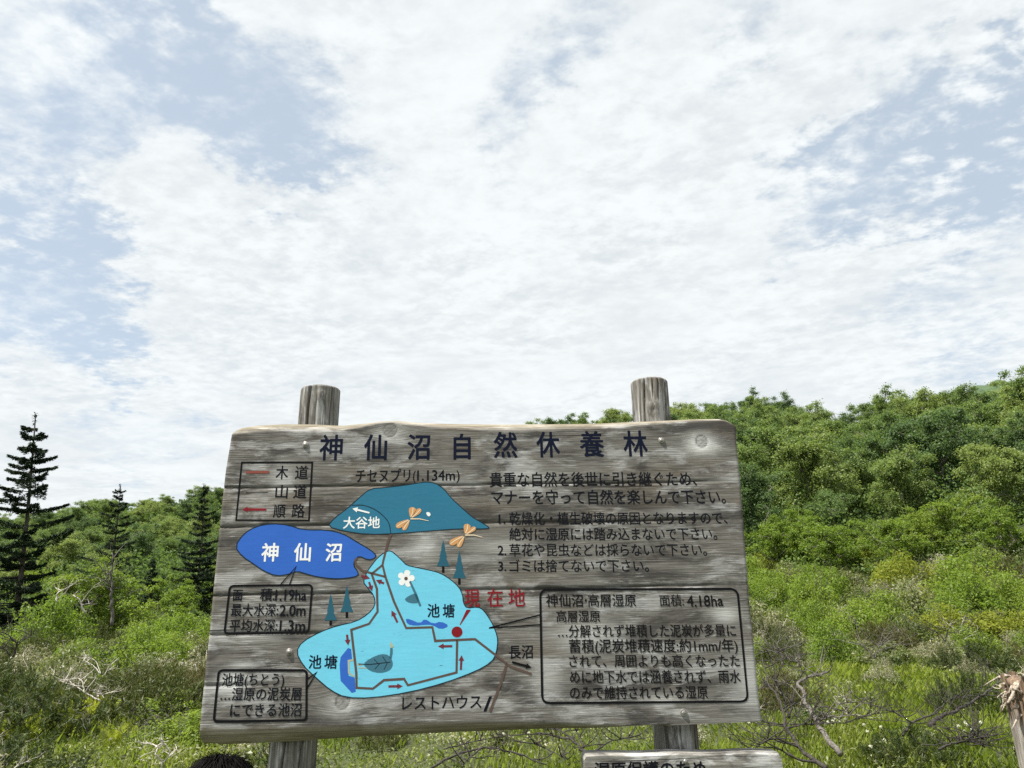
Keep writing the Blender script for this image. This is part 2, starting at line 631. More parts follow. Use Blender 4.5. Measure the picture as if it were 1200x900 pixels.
def stems_mesh(seed, W, H, n=12, r=.012, mat='dark_bark'):
    g = np.random.default_rng(seed + 500)
    G = Geo()
    for k in range(n):
        a = g.uniform(0, 6.28)
        e = np.array([math.cos(a) * W * .42 * g.uniform(.3, 1.1), math.sin(a) * W * .42 * g.uniform(.3, 1.1), H * g.uniform(.55, .98)])
        q = np.linspace(0, 1, 5)[:, None]
        pts = e * q + g.normal(size=(5, 3)) * .05 * W * q + np.array([0, 0, -.08])
        G.tube(pts, np.linspace(r, r * .3, 5), 5)
    return G.mesh('stems', MAT[mat])


def pine_mesh(seed, W=1.5, H=.8, shoots=150, needles=34, nl=.085, mat='pine'):
    """dwarf pine: upturned brushes of needles"""
    g = np.random.default_rng(seed)
    a = g.uniform(0, 6.28, shoots)
    rr = W * .5 * np.sqrt(g.uniform(0, 1, shoots))
    h = H * (1 - (rr / (W * .5)) ** 2 * .55) * g.uniform(.5, 1.0, shoots)
    B = np.stack([np.cos(a) * rr, np.sin(a) * rr, np.maximum(h - .22, .03)], 1)
    D = np.stack([np.cos(a) * .5 * rr / W * 2, np.sin(a) * .5 * rr / W * 2, np.ones(shoots)], 1) + .25 * g.normal(size=(shoots, 3))
    D /= np.linalg.norm(D, axis=1)[:, None]
    L = g.uniform(.14, .28, shoots)
    i = np.repeat(np.arange(shoots), needles)
    f = g.uniform(.05, 1, len(i))
    P = B[i] + D[i] * (L[i] * f)[:, None]
    ax = unit(len(i), g) * .8 + D[i] * .9
    ax /= np.linalg.norm(ax, axis=1)[:, None]
    P = P + ax * nl * .5
    V, Q = leaf_quads(P, unit(len(i), g), nl, g, .14, .1, axis=ax)
    return mesh_np('foliage', V, Q, MAT[mat])


def fern_mesh(seed, fr=9, L=.55):
    g = np.random.default_rng(seed)
    V, Q = [], []
    for k in range(fr):
        a = 2 * math.pi * k / fr + g.uniform(-.3, .3)
        l = L * g.uniform(.75, 1.15)
        tilt = g.uniform(.12, .42)
        q = np.linspace(0, 1, 11)
        out = np.array([math.cos(a), math.sin(a), 0])
        side = np.array([-math.sin(a), math.cos(a), 0])
        c = out * (q * tilt * l + q ** 3 * .25 * l)[:, None] + np.array([0, 0, 1]) * (l * (q - .22 * q ** 3))[:, None]
        w = .22 * l * np.sin(np.clip(q * 1.05 + .12, 0, 1) * math.pi) ** .8
        for j in range(1, 11):
            for s in (-1, 1):
                b = len(V)
                p = c[j]
                dz = np.array([0, 0, .03])
                V += [p, p + side * s * w[j] * .5 + dz + out * .012, p + side * s * w[j] + out * .03, p + side * s * w[j] * .45 - dz * 1.1]
                Q.append((b, b + 1, b + 2, b + 3))
    return mesh_np('fronds', V, Q, MAT['fern'])


# ------------------------------------------------------------------ stuff: grass, heath cover, slope undergrowth


def scatter(n, r0, r1, az0, az1, g, power=1.0):
    """points with density falling with distance (power 2 = even on the ground)"""
    u = g.uniform(0, 1, n)
    r = (r0 ** power + u * (r1 ** power - r0 ** power)) ** (1 / power)
    a = g.uniform(az0, az1, n)
    return np.sin(a) * r, np.cos(a) * r, r, a


def build_grass():
    g = np.random.default_rng(3)
    x, y, r, a = scatter(330000, 4.0, 52, R(-47), R(47), g, .75)
    lush = np.clip((a - R(4)) / R(8), 0, 1) * np.clip((30 - r) / 6, 0, 1)
    patch = .5 + .5 * np.sin(x * 1.1 + 2 * np.sin(y * .35)) * np.cos(y * .8 + 1.5 * np.sin(x * .5))
    keep = g.uniform(0, 1, len(x)) < (.30 + .70 * lush) * (.35 + .65 * patch)
    x, y, r, patch = x[keep], y[keep], r[keep], patch[keep]
    n = len(x)
    z = ground(x, y)
    h = (.09 + .13 * patch) * g.uniform(.5, 1.4, n)
    w = np.maximum(.005, r * .0010) * g.uniform(.7, 1.3, n)
    th = g.uniform(0, 6.28, n)
    lean = np.stack([np.cos(th), np.sin(th), np.zeros(n)], 1) * (h * g.uniform(.15, .75, n))[:, None]
    wd = np.stack([-np.sin(th + .5), np.cos(th + .5), np.zeros(n)], 1) * w[:, None]
    P = np.stack([x, y, z - .01], 1)
    mid = P + lean * .3 + np.array([0, 0, 1]) * (h * .6)[:, None]
    tip = P + lean + np.array([0, 0, 1]) * h[:, None]
    V = np.stack([P - wd, P + wd, mid + wd * .8, tip, mid - wd * .8], 1).reshape(-1, 3)
    i = np.arange(n)[:, None] * 5
    F5 = i + np.array([[0, 1, 2, 3, 4]])
    tag(link('grass', mesh_np('grass', V, F5, MAT['grass'])), 'bright green sedge and grass covering the bog meadow', 'grass', kind='stuff')
    # low heath leaves between the shrubs
    x, y, r, a = scatter(230000, 4.5, 50, R(-47), R(47), g, .8)
    lush = np.clip((a - R(4)) / R(8), 0, 1) * np.clip((30 - r) / 6, 0, 1)
    patch = np.sin(x * .9 + 1.4 * np.sin(y * .6)) * np.cos(y * .7 + 1.2 * np.sin(x * .8))
    keep = g.uniform(0, 1, len(x)) < (1 - .55 * lush)
    x, y, r, patch = x[keep], y[keep], r[keep], patch[keep]
    n = len(x)
    hh = (.06 + .14 * np.clip(patch + .4, 0, 1) + .09 * np.clip(np.sin(x * 5.1 + np.sin(y * 3)) * np.sin(y * 4.3 + np.sin(x * 2.2)), 0, 1))
    z = ground(x, y) + hh * g.uniform(.15, 1.05, n)
    V, Q = leaf_quads(np.stack([x, y, z], 1), np.tile([0, 0, 1.0], (n, 1)), np.maximum(.045, r * .0038), g, .42, .8)
    tag(link('heath_cover', mesh_np('heath_cover', V, Q, MAT['cover'])), 'low grey green heath leaves and dry stalks between the shrubs', 'ground cover', kind='stuff')
    # bushes too many to count under and between the trees on the slope
    x, y, r, a = scatter(430000, 42, 195, R(-44), R(44), g, 1.1)
    RG = np.interp(a, _az, _Rg)
    k = r < RG + 8
    x, y, r, a = x[k], y[k], r[k], a[k]
    n = len(x)
    # domes of scrub: nearest of a jittered set of bush centres
    cell = 3.4
    ix, iy = np.floor(x / cell).astype(int), np.floor(y / cell).astype(int)
    best = np.full(n, 9.0)
    hb = np.zeros(n)
    for dx in (-1, 0, 1):
        for dy in (-1, 0, 1):
            hx, hy = ix + dx, iy + dy
            q1 = np.modf(np.abs(np.sin(hx * 12.99 + hy * 78.23) * 43758.5))[0]
            q2 = np.modf(np.abs(np.sin(hx * 39.35 + hy * 11.13) * 24634.6))[0]
            q3 = np.modf(np.abs(np.sin(hx * 73.16 + hy * 52.23) * 14375.9))[0]
            dd = np.hypot(x - (hx + q1) * cell, y - (hy + q2) * cell) / cell
            nearer = dd < best
            best = np.where(nearer, dd, best)
            hb = np.where(nearer, .5 + q3, hb)
    tall = np.where(a < R(-15), 3.2, 3.8) * np.clip((r - 40) / 12, .25, 1)
    hh = tall * hb * np.clip(1 - (best / .85) ** 2, .08, 1)
    z = ground(x, y) + hh * g.uniform(.45, 1.03, n)
    V, Q = leaf_quads(np.stack([x, y, z], 1), np.tile([0, 0, .5], (n, 1)) + .5 * unit(n, g), np.maximum(.20, r * .0042), g, .62, .9)
    tag(link('undergrowth', mesh_np('undergrowth', V, Q, MAT['under'])), 'green undergrowth between the trees on the slope', 'undergrowth', kind='stuff')


build_grass()

# ------------------------------------------------------------------ woods on the slopes
PROTO_BIRCH = [make_tree('birch_tree', 'x', 'tree', 100 + k, H=8.0, W=(6.6, 7.6, 6.0, 7.2, 6.8, 7.8)[k], n=(21000, 24000, 18000, 22000, 20000, 24000)[k],
                         limbs=(7, 8, 6, 8, 7, 9)[k], base=(.18, .16, .22, .2, .15, .18)[k]) for k in range(6)]
PROTO_LIGHT = [make_tree('broadleaf_tree', 'x', 'tree', 130 + k, H=5.0, W=(5.0, 4.2)[k], n=9500, leaf=.13, limbs=7, base=.2,
                         leaf_mat='bright_leaf') for k in range(2)]
used = set()


def plant_tree(protos, k, x, y, sc, rz, label, group):
    p = protos[k]
    loc = (x, y, gz(x, y) - .15)
    if id(p) not in used:
        used.add(id(p))
        p.location = loc
        p.rotation_euler = (0, 0, rz)
        p.scale = (sc, sc, sc)
        tag(p, label, 'tree', group)
        return p
    return dup(p, loc, rz, sc, label, group)


def woods():
    g = np.random.default_rng(21)
    pts = []
    tries = 0
    while tries < 16000 and len(pts) < 345:
        tries += 1
        a = R(g.uniform(-41, 41))
        RG = float(np.interp(a, _az, _Rg))
        left, mid = a < R(-17), R(-17) <= a < R(10)
        r0 = 66 if left else 52
        r = math.sqrt(g.uniform(r0 ** 2, (RG + 4) ** 2))
        x, y = math.sin(a) * r, math.cos(a) * r
        sp = 4.7 if (not left and not mid) else (6.0 if left else 7.5)
        if mid and r > RG - 10 and a > R(2):
            sp = 5.0
        if all((x - q[0]) ** 2 + (y - q[1]) ** 2 > sp ** 2 for q in pts):
            pts.append((x, y, a, r, RG))
    for (x, y, a, r, RG) in pts:
        k = int(g.integers(0, 6))
        sc = g.uniform(.78, 1.15) * (.74 if a < R(-17) else 1.0)
        near = r < (58 + 12 * (a < 0))
        if near:
            sc *= .75
        if r > RG - 7:
            zone = 'crest'
        elif near:
            zone = 'foot'
        else:
            zone = 'slope'
        side = 'left' if a < R(-17) else ('mid' if a < R(10) else 'right')
        label = {
            ('crest', 'left'): 'small far birch on the low ridge line left of the sign',
            ('slope', 'left'): 'far green birch on the gentle slope behind the spruces',
            ('foot', 'left'): 'low green birch at the foot of the gentle slope left of the sign',
            ('crest', 'mid'): 'birch on the skyline partly hidden behind the sign board',
            ('slope', 'mid'): 'birch on the slope hidden behind the sign board',
            ('foot', 'mid'): 'low birch at the slope foot hidden behind the sign board',
            ('crest', 'right'): 'dark green birch crown on the hilltop skyline right of the sign',
            ('slope', 'right'): 'green birch midway up the steep wooded hill right of the sign',
            ('foot', 'right'): 'lower fresh green birch at the bottom edge of the right hillside wood'}[(zone, side)]
        group = {'left': 'birches on the left slope, ', 'mid': 'birches behind the sign, ', 'right': 'birches on the right hill, '}[side] + zone
        plant_tree(PROTO_BIRCH, k, x, y, sc, g.uniform(0, 6.28), label, group)


woods()
# single trees that stand out
for (px, r, k, sc, lab) in [
        (78, 47, 0, .80, 'bright yellow green young tree just right of the tallest spruce'),
        (128, 41, 1, .82, 'bright green young tree between the tallest and the smallest spruce'),
        (172, 50, 0, .72, 'light green young tree between the two smaller spruces'),
        (206, 44, 1, .62, 'light green bushy tree low at the left of the spruce nearest the sign'),
        (262, 52, 0, .8, 'light green young tree at the left edge of the sign board')]:
    x, y, z = at_range(px, 0, r)
    plant_tree(PROTO_LIGHT, k, x, y, sc, r, lab, None)
g_ = np.random.default_rng(77)
for i in range(16):
    px = 905 + 19 * i + g_.uniform(-8, 8)
    x, y, z = at_range(px, 0, g_.uniform(44, 53))
    plant_tree(PROTO_LIGHT, i % 2, x, y, g_.uniform(.5, .8), g_.uniform(0, 6), 'low bright green bushy tree in the front row below the right hillside wood', 'bushy trees in front of the right hill')


def spruce(label, px, r, ptop, seed, sparse, width, dens=1.0, tilt=0.0):
    g = np.random.default_rng(seed)
    x, y, z = at_range(px, 0, r)
    d = ray(px, ptop)
    H = EYE[2] + r * d[2] / math.hypot(d[0], d[1]) - z
    t = thing('spruce_tree', label, 'tree', (x, y, z - .1))
    t.rotation_euler = (0, R(tilt), 0)
    T = Geo()
    zz = np.linspace(0, H, 12)
    T.tube(np.stack([.03 * H * np.sin(zz * .25) * .3, 0 * zz, zz], 1), np.linspace(.0135 * H, .002 * H, 12), 8)
    P, AX, NN, SZ = [], [], [], []
    h = H * .06
    while h < H * .985:
        f = h / H
        L0 = width * H * (1 - f) ** .8 + .16
        nb = int(g.integers(4, 7))
        a0 = g.uniform(0, 6.28)
        for b in range(nb):
            if g.uniform() < sparse * (.25 + .5 * f):
                continue
            a = a0 + 2 * math.pi * b / nb + g.uniform(-.35, .35)
            L = L0 * g.uniform(.35, 1.25)
            droop = g.uniform(-.05, .22) * (1 - f) - .12 * f
            q = np.linspace(0, 1, 6)
            zc = h + g.uniform(-.12, .12) - droop * L * q + .16 * L * q ** 2.2
            pts = np.stack([np.cos(a) * L * q, np.sin(a) * L * q, zc], 1)
            T.tube(pts, np.linspace(.0035 * H * (1 - f * .7), .001 * H, 6), 4)
            m = max(6, int(dens * 62 * L))
            s = g.uniform(.12, 1.0, m) ** .8
            side = g.choice([-1, 1], m)
            off = g.uniform(0, 1, m) ** 1.2 * .40 * L * (1.12 - s) + .03
            dirv = np.array([math.cos(a), math.sin(a), 0])
            perp = np.array([-math.sin(a), math.cos(a), 0])
            c = np.stack([np.interp(s, q, pts[:, j]) for j in range(3)], 1) + perp * (side * off)[:, None]
            c[:, 2] += g.normal(size=m) * .022 - np.abs(g.normal(size=m)) * .05 - .16 * off
            ax = dirv * .75 + perp * side[:, None] * .6 + np.array([0, 0, .12]) + .25 * g.normal(size=(m, 3))
            P.append(c)
            AX.append(ax / np.linalg.norm(ax, axis=1)[:, None])
        h += H * (.030 + .026 * g.uniform()) * (.8 + .45 * min(1, f * 1.8) - .55 * max(0, f - .6))
    m = 40
    P.append(np.stack([g.normal(size=m) * .05, g.normal(size=m) * .05, H * g.uniform(.95, 1.01, m)], 1))
    AX.append(np.tile([0, 0, 1.0], (m, 1)) + .5 * g.normal(size=(m, 3)))
    P, AX = np.concatenate(P), np.concatenate(AX)
    N = np.tile([0, 0, 1.0], (len(P), 1)) + .5 * g.normal(size=(len(P), 3))
    V, Q = leaf_quads(P, N, .17, g, .30, .25, axis=AX)
    link('trunk', T.mesh('trunk', MAT['dark_bark']), t)
    link('crown', mesh_np('crown', V, Q, MAT['spruce']), t)


spruce('tallest dark spruce with sparse layered branches near the left end of the meadow', 22, 42, 477, 5, .30, .29, 5.5, -5.0)
spruce('smallest dark spruce with a thin tip standing alone between two other spruces', 124, 62, 566, 8, .3, .26, 3.0, -2.0)
spruce('dense dark spruce close to the left edge of the sign board', 229, 50, 566, 9, .2, .24, 3.2, -2.0)
spruce('tiny young spruce among bright leaves between the two smaller spruces', 172, 46, 655, 12, .1, .2, 1.6)

# ------------------------------------------------------------------ shrubs of the meadow


def make_shrub(name, cat, seed, kind, W, H, **kw):
    t = thing(name, 'x', cat)
    if kind == 'pine':
        link('foliage', pine_mesh(seed, W, H, **kw), t)
        link('stems', stems_mesh(seed, W * .9, H * .8, 14, .016), t)
    else:
        link('foliage', bush_mesh(seed, W, H, mat=kind, **kw), t)
        link('stems', stems_mesh(seed, W, H, 12, .010, 'pale_twig' if kind == 'pale' else ('grey_twig' if kind == 'heath' else 'dark_bark')), t)
    return t


SHR = {
    'pine': [make_shrub('dwarf_pine', 'shrub', 300 + k, 'pine', (1.5, 1.9, 1.2)[k], (.75, .85, .65)[k], shoots=(170, 230, 120)[k]) for k in range(3)],
    'heath': [make_shrub('heath_shrub', 'shrub', 310 + k, 'heath', (1.2, 1.5, 1.0)[k], (.7, .8, .75)[k], n=(2400, 3000, 2000)[k], leaf=.068) for k in range(3)],
    'pale': [make_shrub('pale_shrub', 'shrub', 320 + k, 'pale', (1.3, 1.0)[k], (.75, .6)[k], n=(2100, 1700)[k], leaf=.06, aspect=.3) for k in range(2)],
    'green': [make_shrub('azalea_shrub', 'shrub', 330 + k, 'bright_leaf', (1.4, 1.8, 1.1)[k], (1.0, 1.1, .9)[k], n=(3600, 4400, 2800)[k], leaf=.06) for k in range(3)],
    'yellow': [make_shrub('yellow_shrub', 'shrub', 340 + k, 'yellow', (1.8, 1.3)[k], (.95, .7)[k], n=(4200, 2800)[k], leaf=.06) for k in range(2)],
}
KNAME = {'pine': 'olive dwarf pine bush with upright needle brushes', 'heath': 'grey green heath shrub with small glossy leaves',
         'pale': 'pale greyish shrub with bleached leaves', 'green': 'fresh green rounded azalea bush', 'yellow': 'yellow green rounded shrub'}


def place_shrub(kind, k, x, y, sc, label, group=None, rz=None):
    p = SHR[kind][k % len(SHR[kind])]
    loc = (x, y, gz(x, y) - .05)
    rz = rz if rz is not None else rng.uniform(0, 6.28)
    if id(p) not in used:
        used.add(id(p))
        p.location, p.rotation_euler = loc, (0, 0, rz)
        p.scale = sc if isinstance(sc, tuple) else (sc,) * 3
        return tag(p, label, 'shrub', group)
    return dup(p, loc, rz, sc, label, group)


HERO = [  # kind, variant, pixel column, range, scale, label
    ('green', 1, 172, 24.5, (1.25, 1.25, 1.55), 'large bright green rounded bush with dark shade at its foot, left of the sign'),
    ('green', 0, 218, 27, 1.0, 'green bush right of the large bright bush, by the board edge'),
    ('yellow', 0, 1110, 29.0, (2.3, 1.6, 1.55), 'long yellow green mound standing out on the right meadow edge'),
    ('yellow', 1, 1180, 30.5, (1.9, 1.5, 1.5), 'yellow green bush at the right end of the long yellow mound'),
    ('pine', 1, 55, 31, (1.7, 1.5, 1.6), 'wide brownish dwarf pine under the tallest spruce'),
    ('pine', 0, 28, 13.2, (1.7, 1.5, 1.35), 'brownish green dwarf pine mound at the left border of the photo'),
    ('pine', 1, 165, 15.2, (1.5, 1.4, 1.2), 'broad dark olive dwarf pine in the middle of the left meadow'),
    ('pine', 2, 205, 13.8, (1.5, 1.4, 1.45), 'dark dwarf pine close to the lower left edge of the sign'),
    ('green', 2, 222, 13.6, (1.2, 1.1, .8), 'fresh green leafy bush touching the lower left board edge'),
    ('green', 0, 232, 11.2, (.9, .9, .6), 'low leafy green plant beside the callout box corner of the board'),
    ('pine', 2, 905, 12.6, (1.0, 1.0, 1.25), 'dark dwarf pine right beside the lower right edge of the sign'),
    ('pine', 0, 1040, 8.9, (.62, .62, .62), 'small brownish dwarf pine at the bottom of the right meadow'),
    ('pine', 0, 1115, 13.5, (.85, .7, .95), 'thin dwarf pine with bare dark limbs left of the splintered stump'),
    ('green', 1, 960, 31, (1.3, 1.2, 1.6), 'tall mid green bush between the board edge and the yellow mound'),
    ('pale', 0, 1000, 33, (1.9, 1.7, 1.5), 'whitish shrub behind the meadow left of the yellow mound'),
    ('pale', 1, 1075, 37, (2.4, 2.2, 2.2), 'greyish white shrub above the yellow mound'),
]
hero_xy = []
for kind, k, px, r, sc, lab in HERO:
    x, y, z = at_range(px, 0, r)
    hero_xy.append((x, y, 1.2))
    place_shrub(kind, k, x, y, sc, lab)


# ferns
fern_mes = [fern_mesh(400 + k) for k in range(3)]
for i, (px, py, lab) in enumerate([
        (92, 838, 'tall yellow green fern clump, right one of the bright pair left of the sign'), (112, 833, 'yellow green fern with upright fronds just right of the bright pair'),
        (76, 846, 'yellow green fern clump, left one of the bright pair left of the sign'), (28, 858, 'bright fern near the left border of the photo'),
        (206, 848, 'small yellow fern by the lower left corner of the board'), (130, 866, 'yellow fern below the row of upright ferns'),
        (8, 862, 'fern cut off by the left border of the photo')]):
    x, y, z = hit(px, py + 16)
    hero_xy.append((x, y, 1.0))
    for q_ in (.94, .88, .82):
        hero_xy.append((x * q_, y * q_, .95))
    o = link('fern', fern_mes[i % 3], None, (x, y, z - .03))
    o.rotation_euler = (0, 0, i * 1.3)
    s = (1.15, 1.05, 1.0, .9, .8, .8, .9)[i]
    o.scale = (s, s, s)
    tag(o, lab, 'fern')



def shrubs():
    g = np.random.default_rng(42)
    pts = list(hero_xy)
    n0 = len(pts)
    zones = [  # az range, r range, spacing, count, kind weights, size, where
        ((-41, -15), (8.0, 20), 1.00, 85, dict(pine=.20, heath=.38, pale=.26, green=.14, yellow=.02), (.55, .9), 'in the near left meadow', 'near left'),
        ((-41, -15), (20, 33), 1.35, 75, dict(pine=.26, heath=.26, pale=.26, green=.18, yellow=.04), (.9, 1.35), 'in the middle of the left meadow', 'middle left'),
        ((-41, -15), (33, 58), 2.0, 75, dict(pine=.12, heath=.2, pale=.14, green=.44, yellow=.10), (1.3, 2.1), 'at the far edge of the left meadow', 'far left'),
        ((-15, 11), (20, 50), 3.6, 40, dict(pine=.3, heath=.3, pale=.2, green=.2), (1.0, 1.6), 'hidden behind the sign board', 'behind the sign'),
        ((-15, 12), (9, 14), 1.5, 16, dict(pine=.3, heath=.5, pale=.2), (.4, .6), 'seen under the sign board', 'under the sign'),
        ((11, 41), (7.6, 20), 1.7, 28, dict(pine=.40, heath=.4, pale=.20), (.32, .6), 'scattered over the near right grass', 'near right'),
        ((11, 41), (20, 28), 1.25, 46, dict(pine=.34, heath=.38, pale=.14, green=.14), (.75, 1.15), 'along the back of the right grass', 'middle right'),
        ((11, 41), (28, 50), 1.6, 110, dict(pine=.04, heath=.20, pale=.14, green=.46, yellow=.16), (1.2, 1.9), 'on the rising ground below the right hill', 'far right'),
    ]
    for (a0, a1), (r0, r1), sp, cnt, w, (s0, s1), where, gname in zones:
        ks, ps = list(w), np.array(list(w.values()))
        got = tries = 0
        while got < cnt and tries < 4000:
            tries += 1
            a = R(g.uniform(a0, a1))
            r = g.uniform(r0, r1) if r1 < 25 else math.sqrt(g.uniform(r0 ** 2, r1 ** 2))
            x, y = math.sin(a) * r, math.cos(a) * r
            if any((x - q[0]) ** 2 + (y - q[1]) ** 2 < max(sp, q[2] if len(q) > 2 else 0) ** 2 for q in pts):
                continue
            pts.append((x, y))
            got += 1
            kind = ks[g.choice(len(ks), p=ps / ps.sum())]
            s = g.uniform(s0, s1)
            place_shrub(kind, int(g.integers(0, 3)), x, y, (s * g.uniform(.9, 1.2), s * g.uniform(.9, 1.2), s * g.uniform(.95, 1.4)),
                        KNAME[kind] + ' ' + where, KNAME[kind].split(' with')[0] + 's, ' + gname)


shrubs()

# ------------------------------------------------------------------ dead branches and bare shrubs


def twig_tree(G, p, d, L, r, depth, g, curl=.25, up=.15, kids=3):
    """a crooked branch that forks"""
    n = 6
    pts = [np.array(p, float)]
    d = np.array(d, float)
    for k in range(n):
        d = d + g.normal(size=3) * curl * .5 + np.array([0, 0, up * .3])
        d /= np.linalg.norm(d)
        pts.append(pts[-1] + d * L / n)
    G.tube(pts, np.linspace(r, r * .32, n + 1), 5 if depth else 4)
    if depth:
        for k in range(kids):
            j = int(g.integers(2, n + 1))
            nd = d * .6 + unit(1, g)[0] * .9
            nd[2] = abs(nd[2]) * .7
            nd /= np.linalg.norm(nd)
            twig_tree(G, pts[j], nd, L * g.uniform(.4, .7), r * .5, depth - 1, g, curl, up, kids)


def path_branch(G, pts, r0, r1, g, depth_pts=None, twigs=6, tl=.3, sides=6):
    pts = np.asarray(pts, float)
    q = np.linspace(0, len(pts) - 1, len(pts) * 4)
    P = np.stack([np.interp(q, range(len(pts)), pts[:, j]) for j in range(3)], 1)
    P[1:-1] += g.normal(size=(len(P) - 2, 3)) * r0 * .42
    G.tube(P, np.linspace(r0, r1, len(P)), sides)
    for k in range(twigs):
        j = int(g.integers(len(P) // 5, len(P)))
        d = unit(1, g)[0]
        d[2] = abs(d[2]) * .6
        twig_tree(G, P[j], d, tl * g.uniform(.5, 1.3), max(r1 * .85, .0065), 2, g, .3, .1, 2)


def sight(px, py, r):
    """point on a line of sight at horizontal range r"""
    d = ray(px, py)
    return EYE + d * (r / math.hypot(d[0], d[1]))


def branch_obj(name, label, paths, mat, seed, cat='branch', twigs=5, tl=.3):
    """paths: list of (list of (px,py,range), r0, r1)"""
    g = np.random.default_rng(seed)
    G = Geo()
    for pts, r0, r1 in paths:
        path_branch(G, [sight(*p) for p in pts], r0 * .66, r1 * .62, g, twigs=twigs, tl=tl)
    o = link(name, G.mesh(name, MAT[mat]))
    return tag(o, label, cat)


branch_obj('dead_branch', 'thick grey dead trunk leaning up in the grass right of the sign', [
    ([(985, 884, 8.0), (962, 855, 8.3), (945, 822, 8.6), (933, 800, 8.9), (950, 792, 9.0), (970, 788, 9.1)], .045, .014),
    ([(957, 846, 8.4), (975, 838, 8.5), (990, 848, 8.6)], .016, .006)], 'grey_twig', 1, twigs=9, tl=.4)
branch_obj('dead_branch', 'forked dark dead branches beside the lower right corner of the sign', [
    ([(968, 900, 7.6), (940, 880, 7.9), (921, 853, 8.2), (916, 825, 8.5), (900, 800, 8.8), (893, 770, 9.0)], .032, .008),
    ([(935, 876, 7.9), (912, 866, 7.8), (893, 868, 7.7)], .014, .005),
    ([(921, 853, 8.2), (945, 848, 8.3), (952, 850, 8.3)], .014, .005),
    ([(960, 895, 7.7), (930, 888, 7.6), (896, 868, 7.5), (880, 880, 7.5)], .02, .006)], 'black_twig', 2, twigs=9, tl=.45)
branch_obj('dead_branch', 'long dark arching limb reaching up to the right near the splintered stump', [
    ([(1088, 850, 9.0), (1102, 838, 9.2), (1125, 832, 9.4), (1148, 818, 9.7), (1168, 803, 10.0), (1180, 786, 10.3)], .034, .010)], 'black_twig', 3, twigs=9, tl=.45)
branch_obj('dead_branch', 'thin dark curved branch on the grass left of the long arching limb', [
    ([(1058, 862, 8.8), (1068, 846, 9.0), (1090, 838, 9.2), (1108, 824, 9.4), (1116, 816, 9.6)], .02, .006)], 'black_twig', 4, twigs=12, tl=.35)
branch_obj('dead_branch', 'grey tangle of thin twigs lying low below the arching limb', [
    ([(1100, 878, 8.1), (1115, 871, 8.2), (1130, 868, 8.3), (1150, 872, 8.4)], .016, .006),
    ([(1118, 866, 8.4), (1138, 860, 8.4), (1155, 868, 8.4)], .010, .004),
    ([(1120, 872, 8.4), (1140, 866, 8.4), (1154, 876, 8.4)], .010, .004)], 'black_twig', 5, twigs=14, tl=.32)
branch_obj('dead_branch', 'low tangle of dark bare branches in the middle of the right grass', [
    ([(955, 826, 10.5), (985, 832, 10.4), (1010, 842, 10.2), (1050, 846, 10.0)], .014, .006),
    ([(980, 825, 10.6), (1010, 822, 10.6), (1040, 832, 10.4), (1060, 840, 10.2)], .012, .005),
    ([(990, 846, 10.0), (1020, 838, 10.2), (1055, 832, 10.4)], .012, .005)], 'black_twig', 6, twigs=10, tl=.3)
branch_obj('dead_branch', 'dark dead limbs fanning out just under the board, left of the second post', [
    ([(700, 905, 7.3), (690, 885, 7.5), (672, 866, 7.8), (640, 860, 8.0), (600, 862, 8.1)], .030, .008),
    ([(690, 885, 7.5), (715, 868, 7.8), (740, 864, 8.0)], .014, .006),
    ([(672, 866, 7.8), (650, 852, 8.1), (625, 846, 8.2)], .014, .005),
    ([(684, 876, 7.6), (676, 856, 7.9), (680, 840, 8.1)], .018, .007)], 'black_twig', 7, twigs=10, tl=.35)
branch_obj('dead_branch', 'bowed dark dead branch under the middle of the board', [
    ([(505, 900, 7.2), (530, 886, 7.3), (565, 876, 7.4), (600, 880, 7.4), (640, 896, 7.3)], .018, .010),
    ([(565, 876, 7.4), (545, 892, 7.2), (540, 905, 7.1)], .012, .006),
    ([(600, 868, 7.6), (630, 872, 7.6), (665, 890, 7.4)], .012, .006),
    ([(520, 878, 7.5), (560, 868, 7.7), (590, 862, 7.9)], .010, .005)], 'black_twig', 8, twigs=9, tl=.3)
branch_obj('dead_branch', 'white looped dead twig standing at the lower left of the sign', [
    ([(188, 905, 7.0), (190, 893, 7.0), (182, 884, 7.0), (186, 876, 7.0), (193, 871, 7.0), (199, 880, 7.0), (197, 888, 7.0), (190, 894, 7.0)], .011, .008),
    ([(186, 876, 7.0), (178, 872, 7.05), (172, 871, 7.1)], .010, .004),
    ([(184, 874, 7.0), (192, 870, 7.0), (198, 868, 7.0)], .009, .004)], 'pale_twig', 9, twigs=2, tl=.10)
branch_obj('dead_branch', 'bleached twigs pointing up in the left meadow, upper bundle', [
    ([(118, 790, 12), (108, 778, 12.1), (98, 774, 12.2)], .010, .004),
    ([(118, 790, 12), (114, 777, 12.1), (106, 770, 12.2)], .009, .004),
    ([(122, 792, 12), (128, 780, 12), (134, 776, 12)], .008, .004)], 'pale_twig', 10, twigs=4, tl=.16)
branch_obj('dead_branch', 'bleached twigs lying in the left meadow, lower bundle', [
    ([(118, 822, 10.4), (100, 812, 10.5), (82, 798, 10.6), (74, 800, 10.6)], .014, .006),
    ([(100, 812, 10.5), (96, 798, 10.6), (92, 795, 10.7)], .012, .005),
    ([(112, 820, 10.4), (118, 812, 10.4), (122, 818, 10.3)], .011, .005)], 'pale_twig', 11, twigs=6, tl=.2)
branch_obj('dead_branch', 'bare grey forked shrub limbs at the left border above the meadow', [
    ([(15, 770, 17), (20, 756, 17), (12, 745, 17), (2, 740, 17)], .030, .012),
    ([(20, 756, 17), (30, 748, 17), (38, 744, 17)], .02, .008),
    ([(12, 768, 17), (5, 760, 17), (-4, 758, 17)], .02, .008)], 'black_twig', 12, twigs=9, tl=.7)
